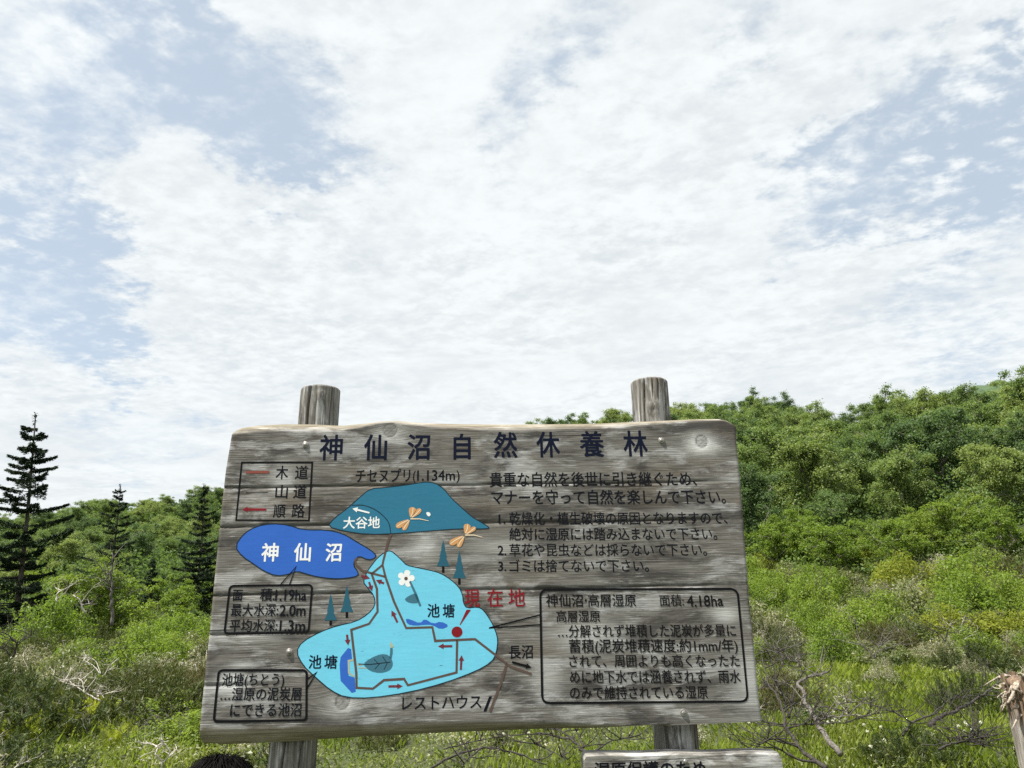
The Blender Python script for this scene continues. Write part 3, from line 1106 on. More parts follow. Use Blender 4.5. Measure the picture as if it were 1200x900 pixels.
branch_obj('dead_branch', 'bleached crooked trunk in front of the bright young tree, left of the sign', [
    ([(131, 733, 25), (131, 715, 25), (129, 700, 25), (132, 685, 25), (128, 672, 25), (133, 660, 25), (131, 648, 25)], .075, .03),
    ([(131, 688, 25), (138, 690, 25), (146, 686, 25)], .03, .012), ([(130, 684, 25), (124, 680, 25), (126, 672, 25)], .03, .012)], 'grey_twig', 13, 'trunk', twigs=5, tl=.8)
branch_obj('dead_branch', 'pale leaning stem left of the bleached crooked trunk', [
    ([(100, 718, 27), (92, 702, 27), (86, 698, 27)], .05, .02), ([(66, 706, 28), (66, 696, 28), (72, 692, 28)], .04, .02)], 'pale_twig', 14, twigs=4, tl=.7)
branch_obj('dead_branch', 'dark bare branch in the shrubs between the board edge and the grass', [
    ([(918, 782, 15), (916, 768, 15), (908, 758, 15), (896, 752, 15)], .03, .010), ([(912, 764, 15), (922, 758, 15)], .02, .008)], 'grey_twig', 15, twigs=8, tl=.5)
branch_obj('dead_branch', 'bare fan of thin limbs rising behind the right grass, left one', [
    ([(1025, 772, 17), (1018, 762, 17), (1006, 752, 17)], .022, .008), ([(1025, 772, 17), (1030, 758, 17), (1042, 752, 17)], .02, .008)], 'grey_twig', 16, twigs=9, tl=.7)
branch_obj('dead_branch', 'bare fan of thin limbs rising behind the right grass, right one', [
    ([(1108, 752, 20), (1100, 742, 20), (1092, 738, 20)], .022, .010), ([(1108, 752, 20), (1110, 740, 20), (1116, 732, 20)], .02, .008)], 'black_twig', 17, twigs=9, tl=.8)


branch_obj('dead_branch', 'spreading dark bare shrub rising behind the right edge of the board', [
    ([(925, 842, 9.6), (918, 815, 9.7), (908, 790, 9.8), (902, 765, 9.9)], .022, .007),
    ([(925, 842, 9.6), (930, 812, 9.7), (940, 790, 9.8), (936, 775, 9.8)], .020, .006),
    ([(918, 815, 9.7), (902, 806, 9.6), (893, 795, 9.6)], .014, .005)], 'black_twig', 18, twigs=9, tl=.4)


def loose_twigs():
    g = np.random.default_rng(64)
    protos = []
    for k in range(5):
        G = Geo()
        for q in range(3):
            d = unit(1, g)[0]
            d[2] = abs(d[2]) * .5 + .35
            twig_tree(G, (g.normal() * .05, g.normal() * .05, -.02), d / np.linalg.norm(d), g.uniform(.3, .5), .006, 2, g, .38, .1, 3)
        protos.append(G.mesh('bleached_twig', MAT['pale_twig' if k % 2 == 0 else 'grey_twig']))
    for (a0, a1, r0, r1, cnt, where) in [(-40, -15, 7.5, 20, 60, 'in the heath of the left meadow'), (12, 41, 8, 20, 10, 'in the grass of the right meadow'), (12, 41, 22, 40, 14, 'among the bushes below the right hill')]:
        for q in range(cnt):
            a, r = R(g.uniform(a0, a1)), g.uniform(r0, r1)
            x, y = math.sin(a) * r, math.cos(a) * r
            o = link('bleached_twig', protos[int(g.integers(0, 5))], None, (x, y, gz(x, y) + .12 + (.5 if r0 > 20 else .1)))
            o.rotation_euler = (g.normal() * .3, g.normal() * .3, g.uniform(0, 6.28))
            sc = g.uniform(.6, 1.1) * (1.25 if r0 > 20 else .8)
            o.scale = (sc, sc, sc)
            tag(o, 'small bare bleached twig standing ' + where, 'twig', 'bleached twigs ' + where)


loose_twigs()


def flowers():
    g = np.random.default_rng(9)
    G = []
    pts = []
    for (px, py, n, s) in [(985, 868, 6, 14), (975, 855, 4, 12), (700, 865, 5, 30), (620, 880, 5, 40), (1040, 885, 5, 40), (1140, 880, 6, 30), (300, 880, 4, 20), (880, 868, 4, 15)]:
        for k in range(n):
            pts.append(hit(px + g.normal() * s * .5, py + g.normal() * s * .25))
    for (x, y, z) in pts:
        P = np.array([x, y, z + .22]) + unit(40, g) * .013
        V, Q = leaf_quads(P, unit(40, g), .02, g, .6, .3)
        o = link('cotton_flower', mesh_np('cotton_flower', V, Q, MAT['flower']))
        G2 = Geo()
        G2.tube([(x, y, z - .02), (x + .01, y, z + .12), (x, y, z + .22)], .002, 4)
        link('stalk', G2.mesh('stalk', MAT['grass']), o)
        tag(o, 'small white cotton grass tuft in the grass at the bottom of the photo', 'flower', 'cotton grass tufts in the wet meadow')


flowers()

# ------------------------------------------------------------------ the sign
SC = 1.10
YAW = R(3.474)
SU = np.array([math.cos(YAW), math.sin(YAW), 0.0])
SN = np.array([-math.sin(YAW), math.cos(YAW), 0.0])       # away from the viewer
CEN = EYE + SC * np.array([-.09514, 2.43092, .13882])
W2, H2 = SC * 1.7488 / 2, SC / 2
GZ0 = gz(CEN[0], CEN[1])
ORG = np.array([CEN[0], CEN[1], GZ0])


def S(px, py, depth=0.0):
    """pixel -> (u, v) on the sign's front plane (v = height above the ground)"""
    d = ray(px, py)
    o = ORG + SN * depth
    t = ((o - EYE) @ SN) / (d @ SN)
    p = EYE + d * t - o
    return float(p @ SU), float(p[2])


def wood_mat(name, horizontal=True, warm=0.0, dark=1.0, attr=True):
    """weathered grey timber: grain, blotches, checks; knots and pale bleaching come from vertex attributes"""
    m, t, b, out = newmat(name)
    co = t.n('ShaderNodeTexCoord').outputs['Object']
    if attr:
        gv = t.n('ShaderNodeAttribute', attribute_name='grain').outputs['Vector']
        kn = t.n('ShaderNodeAttribute', attribute_name='knot').outputs['Fac']
        pal = t.n('ShaderNodeAttribute', attribute_name='pale').outputs['Fac']
        rim = t.n('ShaderNodeAttribute', attribute_name='rim').outputs['Fac']
    else:
        gv, kn, pal, rim = co, 0.0, 0.0, 0.0
    sc = (2.6, 45, 105) if horizontal else (48, 48, 1.6)
    sc2 = (8, 150, 260) if horizontal else (150, 150, 5)
    sc3 = (1.7, 5, 5.5) if horizontal else (6, 6, 1.6)
    g1 = t.noise(t.mapv(gv, sc), 1.6, 6, .65, .3)
    g2 = t.noise(t.mapv(gv, sc2), 1.4, 4, .6)
    bl = t.noise(t.mapv(co, sc3), 1.7, 7, .68, .6)
    bl2 = t.noise(t.mapv(co, sc3, loc=(3.1, 7, 1.7)), 2.8, 6, .65, .4)
    bl3 = t.noise(t.mapv(co, sc3, loc=(9.1, 2, 5.7)), 1.2, 5, .6, .3)
    c = t.mix(t.ss(g1, .28, .72), (.108 * dark, .100 * dark, .087 * dark), (.27 * dark, .258 * dark, .234 * dark))
    c = t.mix(t.math('MULTIPLY', t.ss(g2, .46, .66), .42), c, (.46 * dark, .46 * dark, .45 * dark))
    c = t.mix(t.math('MULTIPLY', t.ss(bl3, .50, .70), .38), c, (.15, .105, .066))                        # brown
    c = t.mix(t.math('MULTIPLY', t.ss(bl, .46, .61), .80), c, (.040, .037, .034))                          # mildew
    bleach = t.math('MULTIPLY', t.ss(bl2, .50, .63), t.ss(g1, .2, .6, .35, 1.0))
    c = t.mix(t.math('MULTIPLY', bleach, .64), c, (.58 * dark, .585 * dark, .59 * dark))      # bleached
    fleck = t.math('MULTIPLY', t.ss(g2, .56, .68), t.ss(bl2, .42, .6))
    c = t.mix(t.math('MULTIPLY', fleck, .75), c, (.66, .66, .64))
    crack = t.math('MULTIPLY', t.ss(t.noise(t.mapv(gv, (.7, 55, 80) if horizontal else (50, 50, 1.0)), 1.0, 3, .5), .655, .70), .8)
    c = t.mix(crack, c, (.02, .018, .016))
    if attr:
        c = t.mix(t.math('MULTIPLY', pal, t.ss(g2, .15, .6, .55, 1.0)), c, (.70, .71, .70))
        c = t.mix(rim, c, t.mix(t.ss(g1, .3, .7), (.20, .165, .105), (.40, .35, .25)))
        c = t.mix(t.math('MULTIPLY', kn, .9), c, (.05, .045, .04))
    t.put(b.inputs['Base Color'], c)
    b.inputs['Roughness'].default_value = .82
    b.inputs['Specular IOR Level'].default_value = .25
    hgt = t.math('SUBTRACT', t.math('ADD', t.math('MULTIPLY', g1, .7), t.math('MULTIPLY', g2, .4)), t.math('MULTIPLY', crack, 1.2))
    bp = t.n('ShaderNodeBump')
    bp.inputs['Strength'].default_value = .55
    bp.inputs['Distance'].default_value = .004
    t.put(bp.inputs['Height'], hgt)
    t.put(b.inputs['Normal'], bp.outputs[0])
    return m


def paint_mat(name, col, wear=.3, wscale=1.0, rough=.6, var=.12):
    """brushed outdoor paint; where it has flaked the timber shows"""
    m, t, b, out = newmat(name)
    co = t.n('ShaderNodeTexCoord').outputs['Object']
    n1 = t.noise(t.mapv(co, (14, 14, 60)), 1.5, 5, .6)
    n2 = t.noise(co, 9, 4, .6)
    k = t.math('ADD', 1 - var, t.math('MULTIPLY', t.math('ADD', n1, n2), var))
    t.put(b.inputs['Base Color'], t.mix(1.0, col, k, 'MULTIPLY'))
    b.inputs['Roughness'].default_value = rough
    b.inputs['Specular IOR Level'].default_value = .06 if max(col) < .1 else .22
    bp = t.n('ShaderNodeBump')
    bp.inputs['Strength'].default_value = .14
    bp.inputs['Distance'].default_value = .002
    t.put(bp.inputs['Height'], n1)
    t.put(b.inputs['Normal'], bp.outputs[0])
    if wear > 0:
        w1 = t.noise(t.mapv(co, (22 * wscale, 22, 150 * wscale)), 1.3, 6, .7)
        w2 = t.noise(co, 7 * wscale, 4, .6)
        f = t.ss(t.math('ADD', t.math('MULTIPLY', w1, .6), t.math('MULTIPLY', w2, .4)), .66 - wear * .22, .72 - wear * .22)
        tr = t.n('ShaderNodeBsdfTransparent')
        mx = t.n('ShaderNodeMixShader')
        t.put(mx.inputs[0], t.math('MULTIPLY', f, .9))
        t.put(mx.inputs[1], b.outputs[0])
        t.put(mx.inputs[2], tr.outputs[0])
        t.put(out.inputs[0], mx.outputs[0])
    return m


WOOD = wood_mat('weathered board', dark=.74)
POSTW = wood_mat('weathered log', False, dark=.84)
PM = {
    'black': paint_mat('black lettering paint', (.008, .009, .014), .22),
    'title': paint_mat('navy title paint', (.007, .010, .026), .15),
    'worn': paint_mat('flaking black lettering', (.010, .009, .011), .42),
    'line': paint_mat('black frame line', (.008, .008, .010), .2),
    'red': paint_mat('red paint', (.21, .006, .014), .14),
    'darkred': paint_mat('dark red arrow paint', (.16, .028, .040), .3),
    'brownred': paint_mat('worn brown red line', (.24, .060, .045), .4),
    'path': paint_mat('brown path paint', (.105, .070, .058), .2),
    'teal': paint_mat('teal mountain paint', (.024, .165, .275), .28, .6, var=.2),
    'treeteal': paint_mat('teal tree paint', (.018, .105, .16), .15),
    'leafteal': paint_mat('grey teal leaf paint', (.050, .165, .235), .15),
    'blue': paint_mat('deep blue lake paint', (.030, .132, .54), .28, .6, var=.2),
    'cyan': paint_mat('pale cyan marsh paint', (.165, .59, .80), .30, .6, var=.20),
    'white': paint_mat('white lettering paint', (.85, .87, .87), .2),
    'orange': paint_mat('tan dragonfly paint', (.62, .32, .13), .2),
    'cream': paint_mat('cream paint', (.80, .66, .46), .2),
    'outline': paint_mat('thin dark outline', (.016, .030, .045), .25),
    'olive': paint_mat('pale olive paint', (.42, .45, .32), .2),
}
mm, tt, bb, oo = newmat('galvanised bolt')
bb.inputs['Base Color'].default_value = (.36, .34, .32, 1)
bb.inputs['Metallic'].default_value = .85
tt.put(bb.inputs['Roughness'], tt.ss(tt.noise(tt.n('ShaderNodeTexCoord').outputs['Object'], 90, 3), .3, .7, .3, .6))
BOLT = mm

TOPE = [(272, 503), (280, 499), (300, 496), (330, 494.5), (370, 495), (400, 496.5), (425, 494), (445, 491.5), (462, 490.5), (480, 492), (500, 493.5), (540, 494.5),
        (600, 495), (660, 494.5), (700, 494), (740, 492), (780, 490.5), (815, 489), (845, 488.5), (856, 491), (862, 497)]
BEV = [(272, 509), (300, 507), (330, 505), (370, 505.5), (400, 505), (420, 502), (440, 497), (458, 495), (475, 497.5), (500, 500), (530, 502), (560, 503.5), (600, 504),
       (660, 504), (700, 503), (735, 500), (775, 497), (815, 494), (850, 493), (862, 499)]
BOTE = [(232, 873), (260, 874.5), (300, 873), (340, 871), (385, 868), (430, 865), (480, 862.5), (530, 860), (600, 857.5), (650, 855.5), (700, 855), (740, 853),
        (790, 850), (830, 848), (870, 846.5), (893, 845)]
RIM = [(232, 851), (300, 852), (360, 850), (430, 848), (500, 846), (560, 845), (620, 845.5), (690, 848), (740, 850), (800, 850), (893, 846)]
LEFTE = [(272, 503), (270, 515), (265, 545), (262, 572), (258, 610), (254, 650), (250, 690), (246, 735), (241, 780), (236, 830), (232, 873)]
RIGHTE = [(862, 497), (863, 515), (866, 545), (869, 580), (872, 620), (875, 660), (878, 700), (882, 740), (886, 780), (889, 815), (893, 845)]
KNOTS = [(457, 504, .024, .4), (822, 517, .022, 1.0), (401, 822, .022, .5)]


def curve_uv(pts):
    uv = np.array([S(*p) for p in pts])
    return uv


def build_board(parent):
    te, be, bv, rm = (curve_uv(c) for c in (TOPE, BOTE, BEV, RIM))
    le, re = curve_uv(LEFTE), curve_uv(RIGHTE)
    nu, nv = 340, 210
    g = np.random.default_rng(5)
    uu = np.linspace(0, 1, nu)
    vv = np.linspace(0, 1, nv)
    umin, umax = -W2, W2
    Vs = np.zeros((nv, nu, 3))
    rimA, palA, knA = (np.zeros((nv, nu)) for _ in range(3))
    gr = np.zeros((nv, nu, 3))
    for i, f in enumerate(vv):
        # left and right limit at this height fraction
        vmid = be[:, 1].mean() + f * (te[:, 1].mean() - be[:, 1].mean())
        l = np.interp(vmid, le[::-1, 1], le[::-1, 0])
        r = np.interp(vmid, re[::-1, 1], re[::-1, 0])
        u = l + (r - l) * uu
        b_ = np.interp(u, be[:, 0], be[:, 1])
        t_ = np.interp(u, te[:, 0], te[:, 1])
        # the last few centimetres of the corners are rounded off
        v = b_ + f * (t_ - b_)
        Vs[i, :, 0], Vs[i, :, 2] = u, v
    U, Vv = Vs[..., 0], Vs[..., 2]
    topv = np.interp(U, te[:, 0], te[:, 1])
    botv = np.interp(U, be[:, 0], be[:, 1])
    bevv = np.interp(U, bv[:, 0], bv[:, 1])
    rimv = np.interp(U, rm[:, 0], rm[:, 1])
    dep = np.zeros_like(U)
    kk = np.clip((Vv - bevv) / np.maximum(topv - bevv, .004), 0, 1)
    dep += .034 * kk ** 1.15                                # the upper live edge falls back
    k2 = np.clip((rimv - Vv) / np.maximum(rimv - botv, .004), 0, 1)
    dep += .040 * k2 ** 2
    dep += .003 * np.clip((.004 - np.minimum(U - U[:, :1], U[:, -1:] - U)) / .004, 0, 1) ** 2
    # planks: joints with a small step
    seams_px = [(300, 571), (300, 617), (300, 697), (300, 743), (300, 802)]
    for j, sp in enumerate(seams_px):
        sv = S(*sp)[1]
        ln = (1.0, 1.0, 1.0, .55, .13)[j]
        wob = .0015 * np.sin(U * 9 + j)
        near = np.exp(-((Vv - sv - wob) / .0036) ** 2)
        fade = np.clip((-W2 + 2 * W2 * ln - U) / .2, .35 if ln == 1 else 0, 1)
        dep += .005 * near * fade
        knA = np.maximum(knA, 1.0 * near * fade)
    dep += .00010 * np.sin(Vv * 41 + .8 * np.sin(U * 3)) + .00010
    dep = np.where(kk > 0, dep, dep)
    gz_ = Vv.copy()
    for (px, py, rad, pale) in KNOTS:
        ku, kv = S(px, py)
        du, dv = U - ku, Vv - kv
        d = np.sqrt((du / 1.0) ** 2 + (dv / 1.05) ** 2)
        e = np.exp(-(du / (rad * 3)) ** 2 - (dv / (rad * 2.4)) ** 2)
        gz_ += np.sign(dv + 1e-6) * -1 * e * rad * .9 + 0
        ring = np.clip(1 - np.abs(d - rad) / .005, 0, 1)
        core = np.clip(1 - d / rad, 0, 1) ** .3 * .62 * (1 + .35 * np.sin(d * 900))
        knA = np.maximum(knA, np.maximum(ring * .95, np.clip(core, 0, 1)))
        palA = np.maximum(palA, pale * np.exp(-(du / (rad * 2.6)) ** 2 - ((dv + rad * .6) / (rad * 1.7)) ** 2) * 1.1)
        dep += .0010 * np.exp(-((d - rad) / .004) ** 2)
    for (px, py, su, sv, amt) in [(272, 799, .045, .035, 1.1), (285, 779, .05, .012, .6), (300, 745, .09, .02, .35), (330, 560, .05, .05, .5), (590, 640, .1, .03, .35), (880, 800, .07, .1, .55),
                                  (850, 720, .05, .03, .6), (690, 745, .12, .05, .55), (640, 800, .06, .05, .4), (500, 640, .05, .05, .45), (560, 655, .09, .015, .4),
                                  (860, 562, .05, .008, .7), (620, 560, .12, .03, .3), (800, 600, .12, .015, .35), (770, 820, .1, .02, .4), (450, 700, .1, .1, .25)]:
        ku, kv = S(px, py)
        palA = np.maximum(palA, amt * np.exp(-((U - ku) / su) ** 2 - ((Vv - kv) / sv) ** 2))
    rimA = np.maximum(np.clip(kk * 1.3, 0, 1) * .55, np.clip(k2 * 5, 0, 1) * .62)
    rimA = rimA * np.where(k2 > 0, np.clip(1.25 - .75 * (U + W2) / (2 * W2), .3, 1), 1)
    Vs[..., 1] = dep
    gr[..., 0], gr[..., 1], gr[..., 2] = U, dep * .2, gz_
    TH = .062
    idx = np.arange(nu * nv).reshape(nv, nu)
    Q = [np.stack([idx[:-1, :-1], idx[:-1, 1:], idx[1:, 1:], idx[1:, :-1]], -1).reshape(-1, 4)]
    # back face and the four rims
    bk = Vs.copy()
    bk[..., 1] = TH
    bidx = idx + nu * nv
    Q.append(np.stack([bidx[:-1, :-1], bidx[1:, :-1], bidx[1:, 1:], bidx[:-1, 1:]], -1).reshape(-1, 4))
    loop = np.concatenate([idx[0, :], idx[1:, -1], idx[-1, -2::-1], idx[-2:0:-1, 0]])
    l2 = np.roll(loop, -1)
    Q.append(np.stack([loop, loop + nu * nv, l2 + nu * nv, l2], -1))
    V = np.concatenate([Vs.reshape(-1, 3), bk.reshape(-1, 3)])
    me = mesh_np('board', V, np.concatenate(Q), WOOD, True)
    for nm, arr in (('knot', knA), ('pale', palA), ('rim', rimA)):
        at = me.attributes.new(nm, 'FLOAT', 'POINT')
        at.data.foreach_set('value', np.tile(arr.ravel(), 2).astype(np.float32))
    at = me.attributes.new('grain', 'FLOAT_VECTOR', 'POINT')
    at.data.foreach_set('vector', np.tile(gr.reshape(-1, 3), (2, 1)).ravel().astype(np.float32))
    me.set_sharp_from_angle(angle=R(40))
    return link('board', me, parent)


sign = thing('information_sign', 'large weathered wooden information board with painted marsh map, bolted to two log posts', 'sign', tuple(ORG), YAW)
board = build_board(sign)


def knotty_post(cu, v0, v1, r0, r1, lean, seed, knots, cracks):
    """a weathered round log: its section wobbles, it carries knots and drying cracks"""
    g = np.random.default_rng(seed)
    nz, na = 170, 150
    zs = np.concatenate([np.linspace(v0, v1 - .03, nz - 14), np.linspace(v1 - .028, v1, 14)])
    th = np.linspace(0, 2 * math.pi, na, endpoint=False)
    T, Zz = np.meshgrid(th, zs)
    f = (Zz - v0) / (v1 - v0)
    rad = r0 + (r1 - r0) * f
    rad = rad * (1 + .02 * np.sin(2 * T + seed) + .012 * np.sin(3 * T + 2 * f) + .006 * np.sin(7 * T + 5 * f) + .004 * np.sin(23 * T + 3 * np.sin(f * 9)))
    zt = (v1 - Zz)
    rad -= .004 * np.clip(1 - zt / .008, 0, 1) ** 2          # worn top arris
    kn = np.zeros_like(rad)
    for (ta, tv, s, amt) in knots:
        d2 = ((T - ta) * r1 / s) ** 2 + ((Zz - tv) / s) ** 2
        rad += amt * np.exp(-d2) - abs(amt) * 1.5 * np.exp(-d2 * 9)
        kn = np.maximum(kn, .9 * np.exp(-(d2 * 3) ** 2) * (.65 + .35 * np.sin(np.sqrt(d2) * 16)))
    for (ta, z0, z1, w, dp) in cracks:
        tt_ = ta + .06 * np.sin(Zz * 14 + seed)
        on = np.clip((Zz - z0) / .04, 0, 1) * np.clip((z1 - Zz) / .04, 0, 1)
        rad -= dp * on * np.exp(-((T - tt_) / w) ** 2)
        kn = np.maximum(kn, on * np.exp(-((T - tt_) / (w * 1.05)) ** 2))
    X = cu + lean * f + rad * np.cos(T)
    Y = .066 + r0 + rad * np.sin(T)
    V = np.stack([X, Y, Zz], -1).reshape(-1, 3)
    idx = np.arange(nz * na).reshape(nz, na)
    nx = np.roll(idx, -1, 1)
    Q = np.stack([idx[:-1], nx[:-1], nx[1:], idx[1:]], -1).reshape(-1, 4)
    me = mesh_np('post', V, Q, POSTW, True)
    gv = V.copy()
    at = me.attributes.new('grain', 'FLOAT_VECTOR', 'POINT')
    at.data.foreach_set('vector', gv.ravel().astype(np.float32))
    at = me.attributes.new('knot', 'FLOAT', 'POINT')
    at.data.foreach_set('value', kn.ravel().astype(np.float32))
    # sawn top
    import bmesh
    bm = bmesh.new()
    bm.from_mesh(me)
    bm.verts.ensure_lookup_table()
    c = bm.verts.new((cu + lean, .066 + r0, v1 + .004))
    bm.verts.ensure_lookup_table()
    for k in range(na):
        bm.faces.new((bm.verts[int(idx[-1, k])], bm.verts[int(idx[-1, (k + 1) % na])], c))
    bm.to_mesh(me)
    bm.free()
    return me


lt, lb = S(375, 458, .14), S(335, 890, .14)
rt_, rb = S(761, 449, .14), S(790, 880, .14)
AF = -math.pi / 2 + 2 * math.pi                              # angle that faces the viewer
link('post', knotty_post(lb[0], -.3, lt[1] + .008, .086, .079, lt[0] - lb[0], 3, [(AF + .33, lt[1] - .045, .022, .008)],
                         [(AF + .85, lt[1] - .4, lt[1] + .1, .03, .006), (AF + .1, lt[1] - .4, lt[1] - .02, .025, .004), (AF - .32, lt[1] - .3, lt[1] + .1, .06, .014), (AF - .2, .2, 1.25, .05, .016), (AF + .55, .1, 1.2, .035, .01)]), sign)
link('post', knotty_post(rb[0], -.3, rt_[1] + .008, .085, .077, rt_[0] - rb[0], 4, [(AF - .12, rt_[1] - .125, .024, .010)],
                         [(AF - .1, rt_[1] - .09, rt_[1] + .1, .03, .006), (AF + .72, .9, rt_[1] + .1, .05, .010), (AF - .8, rt_[1] - .35, rt_[1] + .1, .03, .006), (AF + 1.0, .2, rt_[1] + .1, .05, .016), (AF - .55, rt_[1] - .35, rt_[1] + .1, .035, .010), (AF + .2, rt_[1] - .1, rt_[1] + .1, .03, .008),
                          (AF + .75, .1, 1.3, .05, .02)]), sign)


def bolt(px, py, parent, y=-.001, r=.0125, dome=True):
    u, v = S(px, py)
    G = Geo()
    G.tube([(u, y + .004, v), (u, y - .0015, v), (u, y - .002, v)], [r * 1.35, r * 1.35, r * 1.25], 20)      # washer
    G.tube([(u, y - .0015, v), (u, y - .0038, v), (u, y - .0052, v), (u, y - .0058, v)], [r * .85, r * .85, r * .6, r * .15], 6 if not dome else 16)
    link('bolt', G.mesh('bolt', BOLT, dome), parent)


for px, py, dm in [(358, 521, True), (775, 516, True), (339, 764, True), (801, 835, False)]:
    bolt(px, py, board, r=.0088, dome=dm)

# ---- painted work on the board.  LAYER heights keep paints from sharing a plane
L1, L2, L3, L4 = -.00025, -.00040, -.00055, -.00070


def tess(P, y, holes=None):
    """flat painted outline, filled"""
    from mathutils.geometry import tessellate_polygon
    ring = [Vector((p[0], p[1], 0)) for p in P]
    tris = tessellate_polygon([ring])
    return [(p[0], y, p[1]) for p in P], [tuple(t) for t in tris]


def smooth_ring(P, it=2):
    P = np.array(P, float)
    for _ in range(it):
        Q = np.roll(P, -1, 0)
        P = np.stack([.75 * P + .25 * Q, .25 * P + .75 * Q], 1).reshape(-1, 2)
    return P


def face_front(V, Fs):
    out = []
    for f in Fs:
        a, b, c = (np.array(V[i]) for i in f[:3])
        n = np.cross(b - a, c - a)
        out.append(f if n[1] < 0 else tuple(reversed(f)))
    return out


class Paint:
    def __init__(s, y):
        s.v, s.f, s.y = [], [], y

    def fill(s, px, it=2):
        P = np.array([S(*p) for p in px])
        if it:
            P = smooth_ring(P, it)
        V, Fs = tess(P, s.y)
        Fs = face_front(V, Fs)
        b = len(s.v)
        s.v += V
        s.f += [tuple(i + b for i in f) for f in Fs]
        return s

    def line(s, px, w, closed=False, it=0, taper=1.0):
        P = np.array([S(*p) for p in px])
        if it:
            if closed:
                P = smooth_ring(P, it)
            else:
                for _ in range(it):
                    q = np.stack([.75 * P[:-1] + .25 * P[1:], .25 * P[:-1] + .75 * P[1:]], 1).reshape(-1, 2)
                    P = np.concatenate([P[:1], q, P[-1:]])
        w = w * .00322 * .5
        n = len(P)
        if closed:
            T = np.roll(P, -1, 0) - np.roll(P, 1, 0)
            pr, nx = P - np.roll(P, 1, 0), np.roll(P, -1, 0) - P
        else:
            T = np.gradient(P, axis=0)
            pr = np.concatenate([P[1:2] - P[:1], P[1:] - P[:-1]])
            nx = np.concatenate([P[1:] - P[:-1], P[-1:] - P[-2:-1]])
        pr = pr / (np.linalg.norm(pr, axis=1)[:, None] + 1e-9)
        nx = nx / (np.linalg.norm(nx, axis=1)[:, None] + 1e-9)
        T = pr + nx
        T /= np.linalg.norm(T, axis=1)[:, None] + 1e-9
        N = np.stack([-T[:, 1], T[:, 0]], 1)
        mit = np.clip(1 / np.maximum(np.abs(np.sum(N * np.stack([-nx[:, 1], nx[:, 0]], 1), 1)), .5), 1, 1.8)
        hand = 1 + .10 * np.sin(np.arange(n) * 1.7)
        ww = (w * mit * hand)[:, None] * np.linspace(1, taper, n)[:, None]
        A, B = P + N * ww, P - N * ww
        b = len(s.v)
        for i in range(n):
            s.v += [(A[i][0], s.y, A[i][1]), (B[i][0], s.y, B[i][1])]
        rngm = range(n if closed else n - 1)
        for i in rngm:
            j = (i + 1) % n
            s.f.append((b + 2 * i + 1, b + 2 * j + 1, b + 2 * j, b + 2 * i))
        return s

    def arrow(s, p0, p1, w=2.2, head=6):
        a, b = np.array(p0, float), np.array(p1, float)
        d = (b - a) / np.linalg.norm(b - a)
        n = np.array([-d[1], d[0]])
        nk = b - d * head
        s.line([tuple(a), tuple(nk + d * .5)], w)
        s.fill([tuple(b), tuple(nk + n * head * .52), tuple(nk - n * head * .52)], 0)
        return s

    def done(s, name, mat, label=None):
        me = bpy.data.meshes.new(name)
        me.from_pydata(s.v, [], s.f)
        me.materials.append(PM[mat])
        me.update()
        o = link(name, me, board)
        if label:
            o['label'] = label
        return o


def glyphs(txt, weight):
    c = bpy.data.curves.new('t', 'FONT')
    c.body = txt
    c.size = 1
    c.offset = weight
    c.resolution_u = 3
    o = bpy.data.objects.new('t', c)
    COL.objects.link(o)
    me = bpy.data.meshes.new_from_object(o.evaluated_get(bpy.context.evaluated_depsgraph_get()))
    bpy.data.objects.remove(o)
    V = np.array([v.co[:] for v in me.vertices])
    Fs = [tuple(p.vertices) for p in me.polygons]
    bpy.data.meshes.remove(me)
    return V, Fs


_ref = glyphs('国', 0)[0]
RY0, RY1 = _ref[:, 1].min(), _ref[:, 1].max()


class Text:
    """a run of painted characters; each run is a mesh of its own"""
    def __init__(s, y=L1):
        s.runs, s.y = [], y

    def put(s, txt, x0, y0, x1, y1, h, weight=.012):
        """txt between the pixels (x0,y0) and (x1,y1), both on its middle line, h pixels high"""
        V, Fs = glyphs(txt, 0)
        a, b = np.array(S(x0, y0)), np.array(S(x1, y1))
        xm, ym = (x0 + x1) / 2, (y0 + y1) / 2
        hh = S(xm, ym - h / 2)[1] - S(xm, ym + h / 2)[1]
        X = (V[:, 0] - V[:, 0].min()) / (V[:, 0].max() - V[:, 0].min())
        Yy = ((V[:, 1] - RY0) / (RY1 - RY0) - .5) * hh
        P = a + (b - a) * X[:, None]
        v, f = [], []
        ks = 8
        for k in range(ks):                                  # a broader brush: copies shifted by the stroke's extra half width
            ox, oz = weight * hh * math.cos(k * 2 * math.pi / ks + .39), weight * hh * math.sin(k * 2 * math.pi / ks + .39)
            out = [(p[0] + ox, s.y - .00001 * k, p[1] + q + oz) for p, q in zip(P, Yy)]
            if k == 0:
                ff = face_front(out, Fs)
            f += [tuple(i + len(v) for i in q) for q in ff]
            v += out
        s.runs.append((v, f))
        return s

    def done(s, name, mat, label=None):
        for v, f in s.runs:
            me = bpy.data.meshes.new(name)
            me.from_pydata(v, [], f)
            me.materials.append(PM[mat])
            me.update()
            o = link(name, me, board)
            if label:
                o['label'] = label


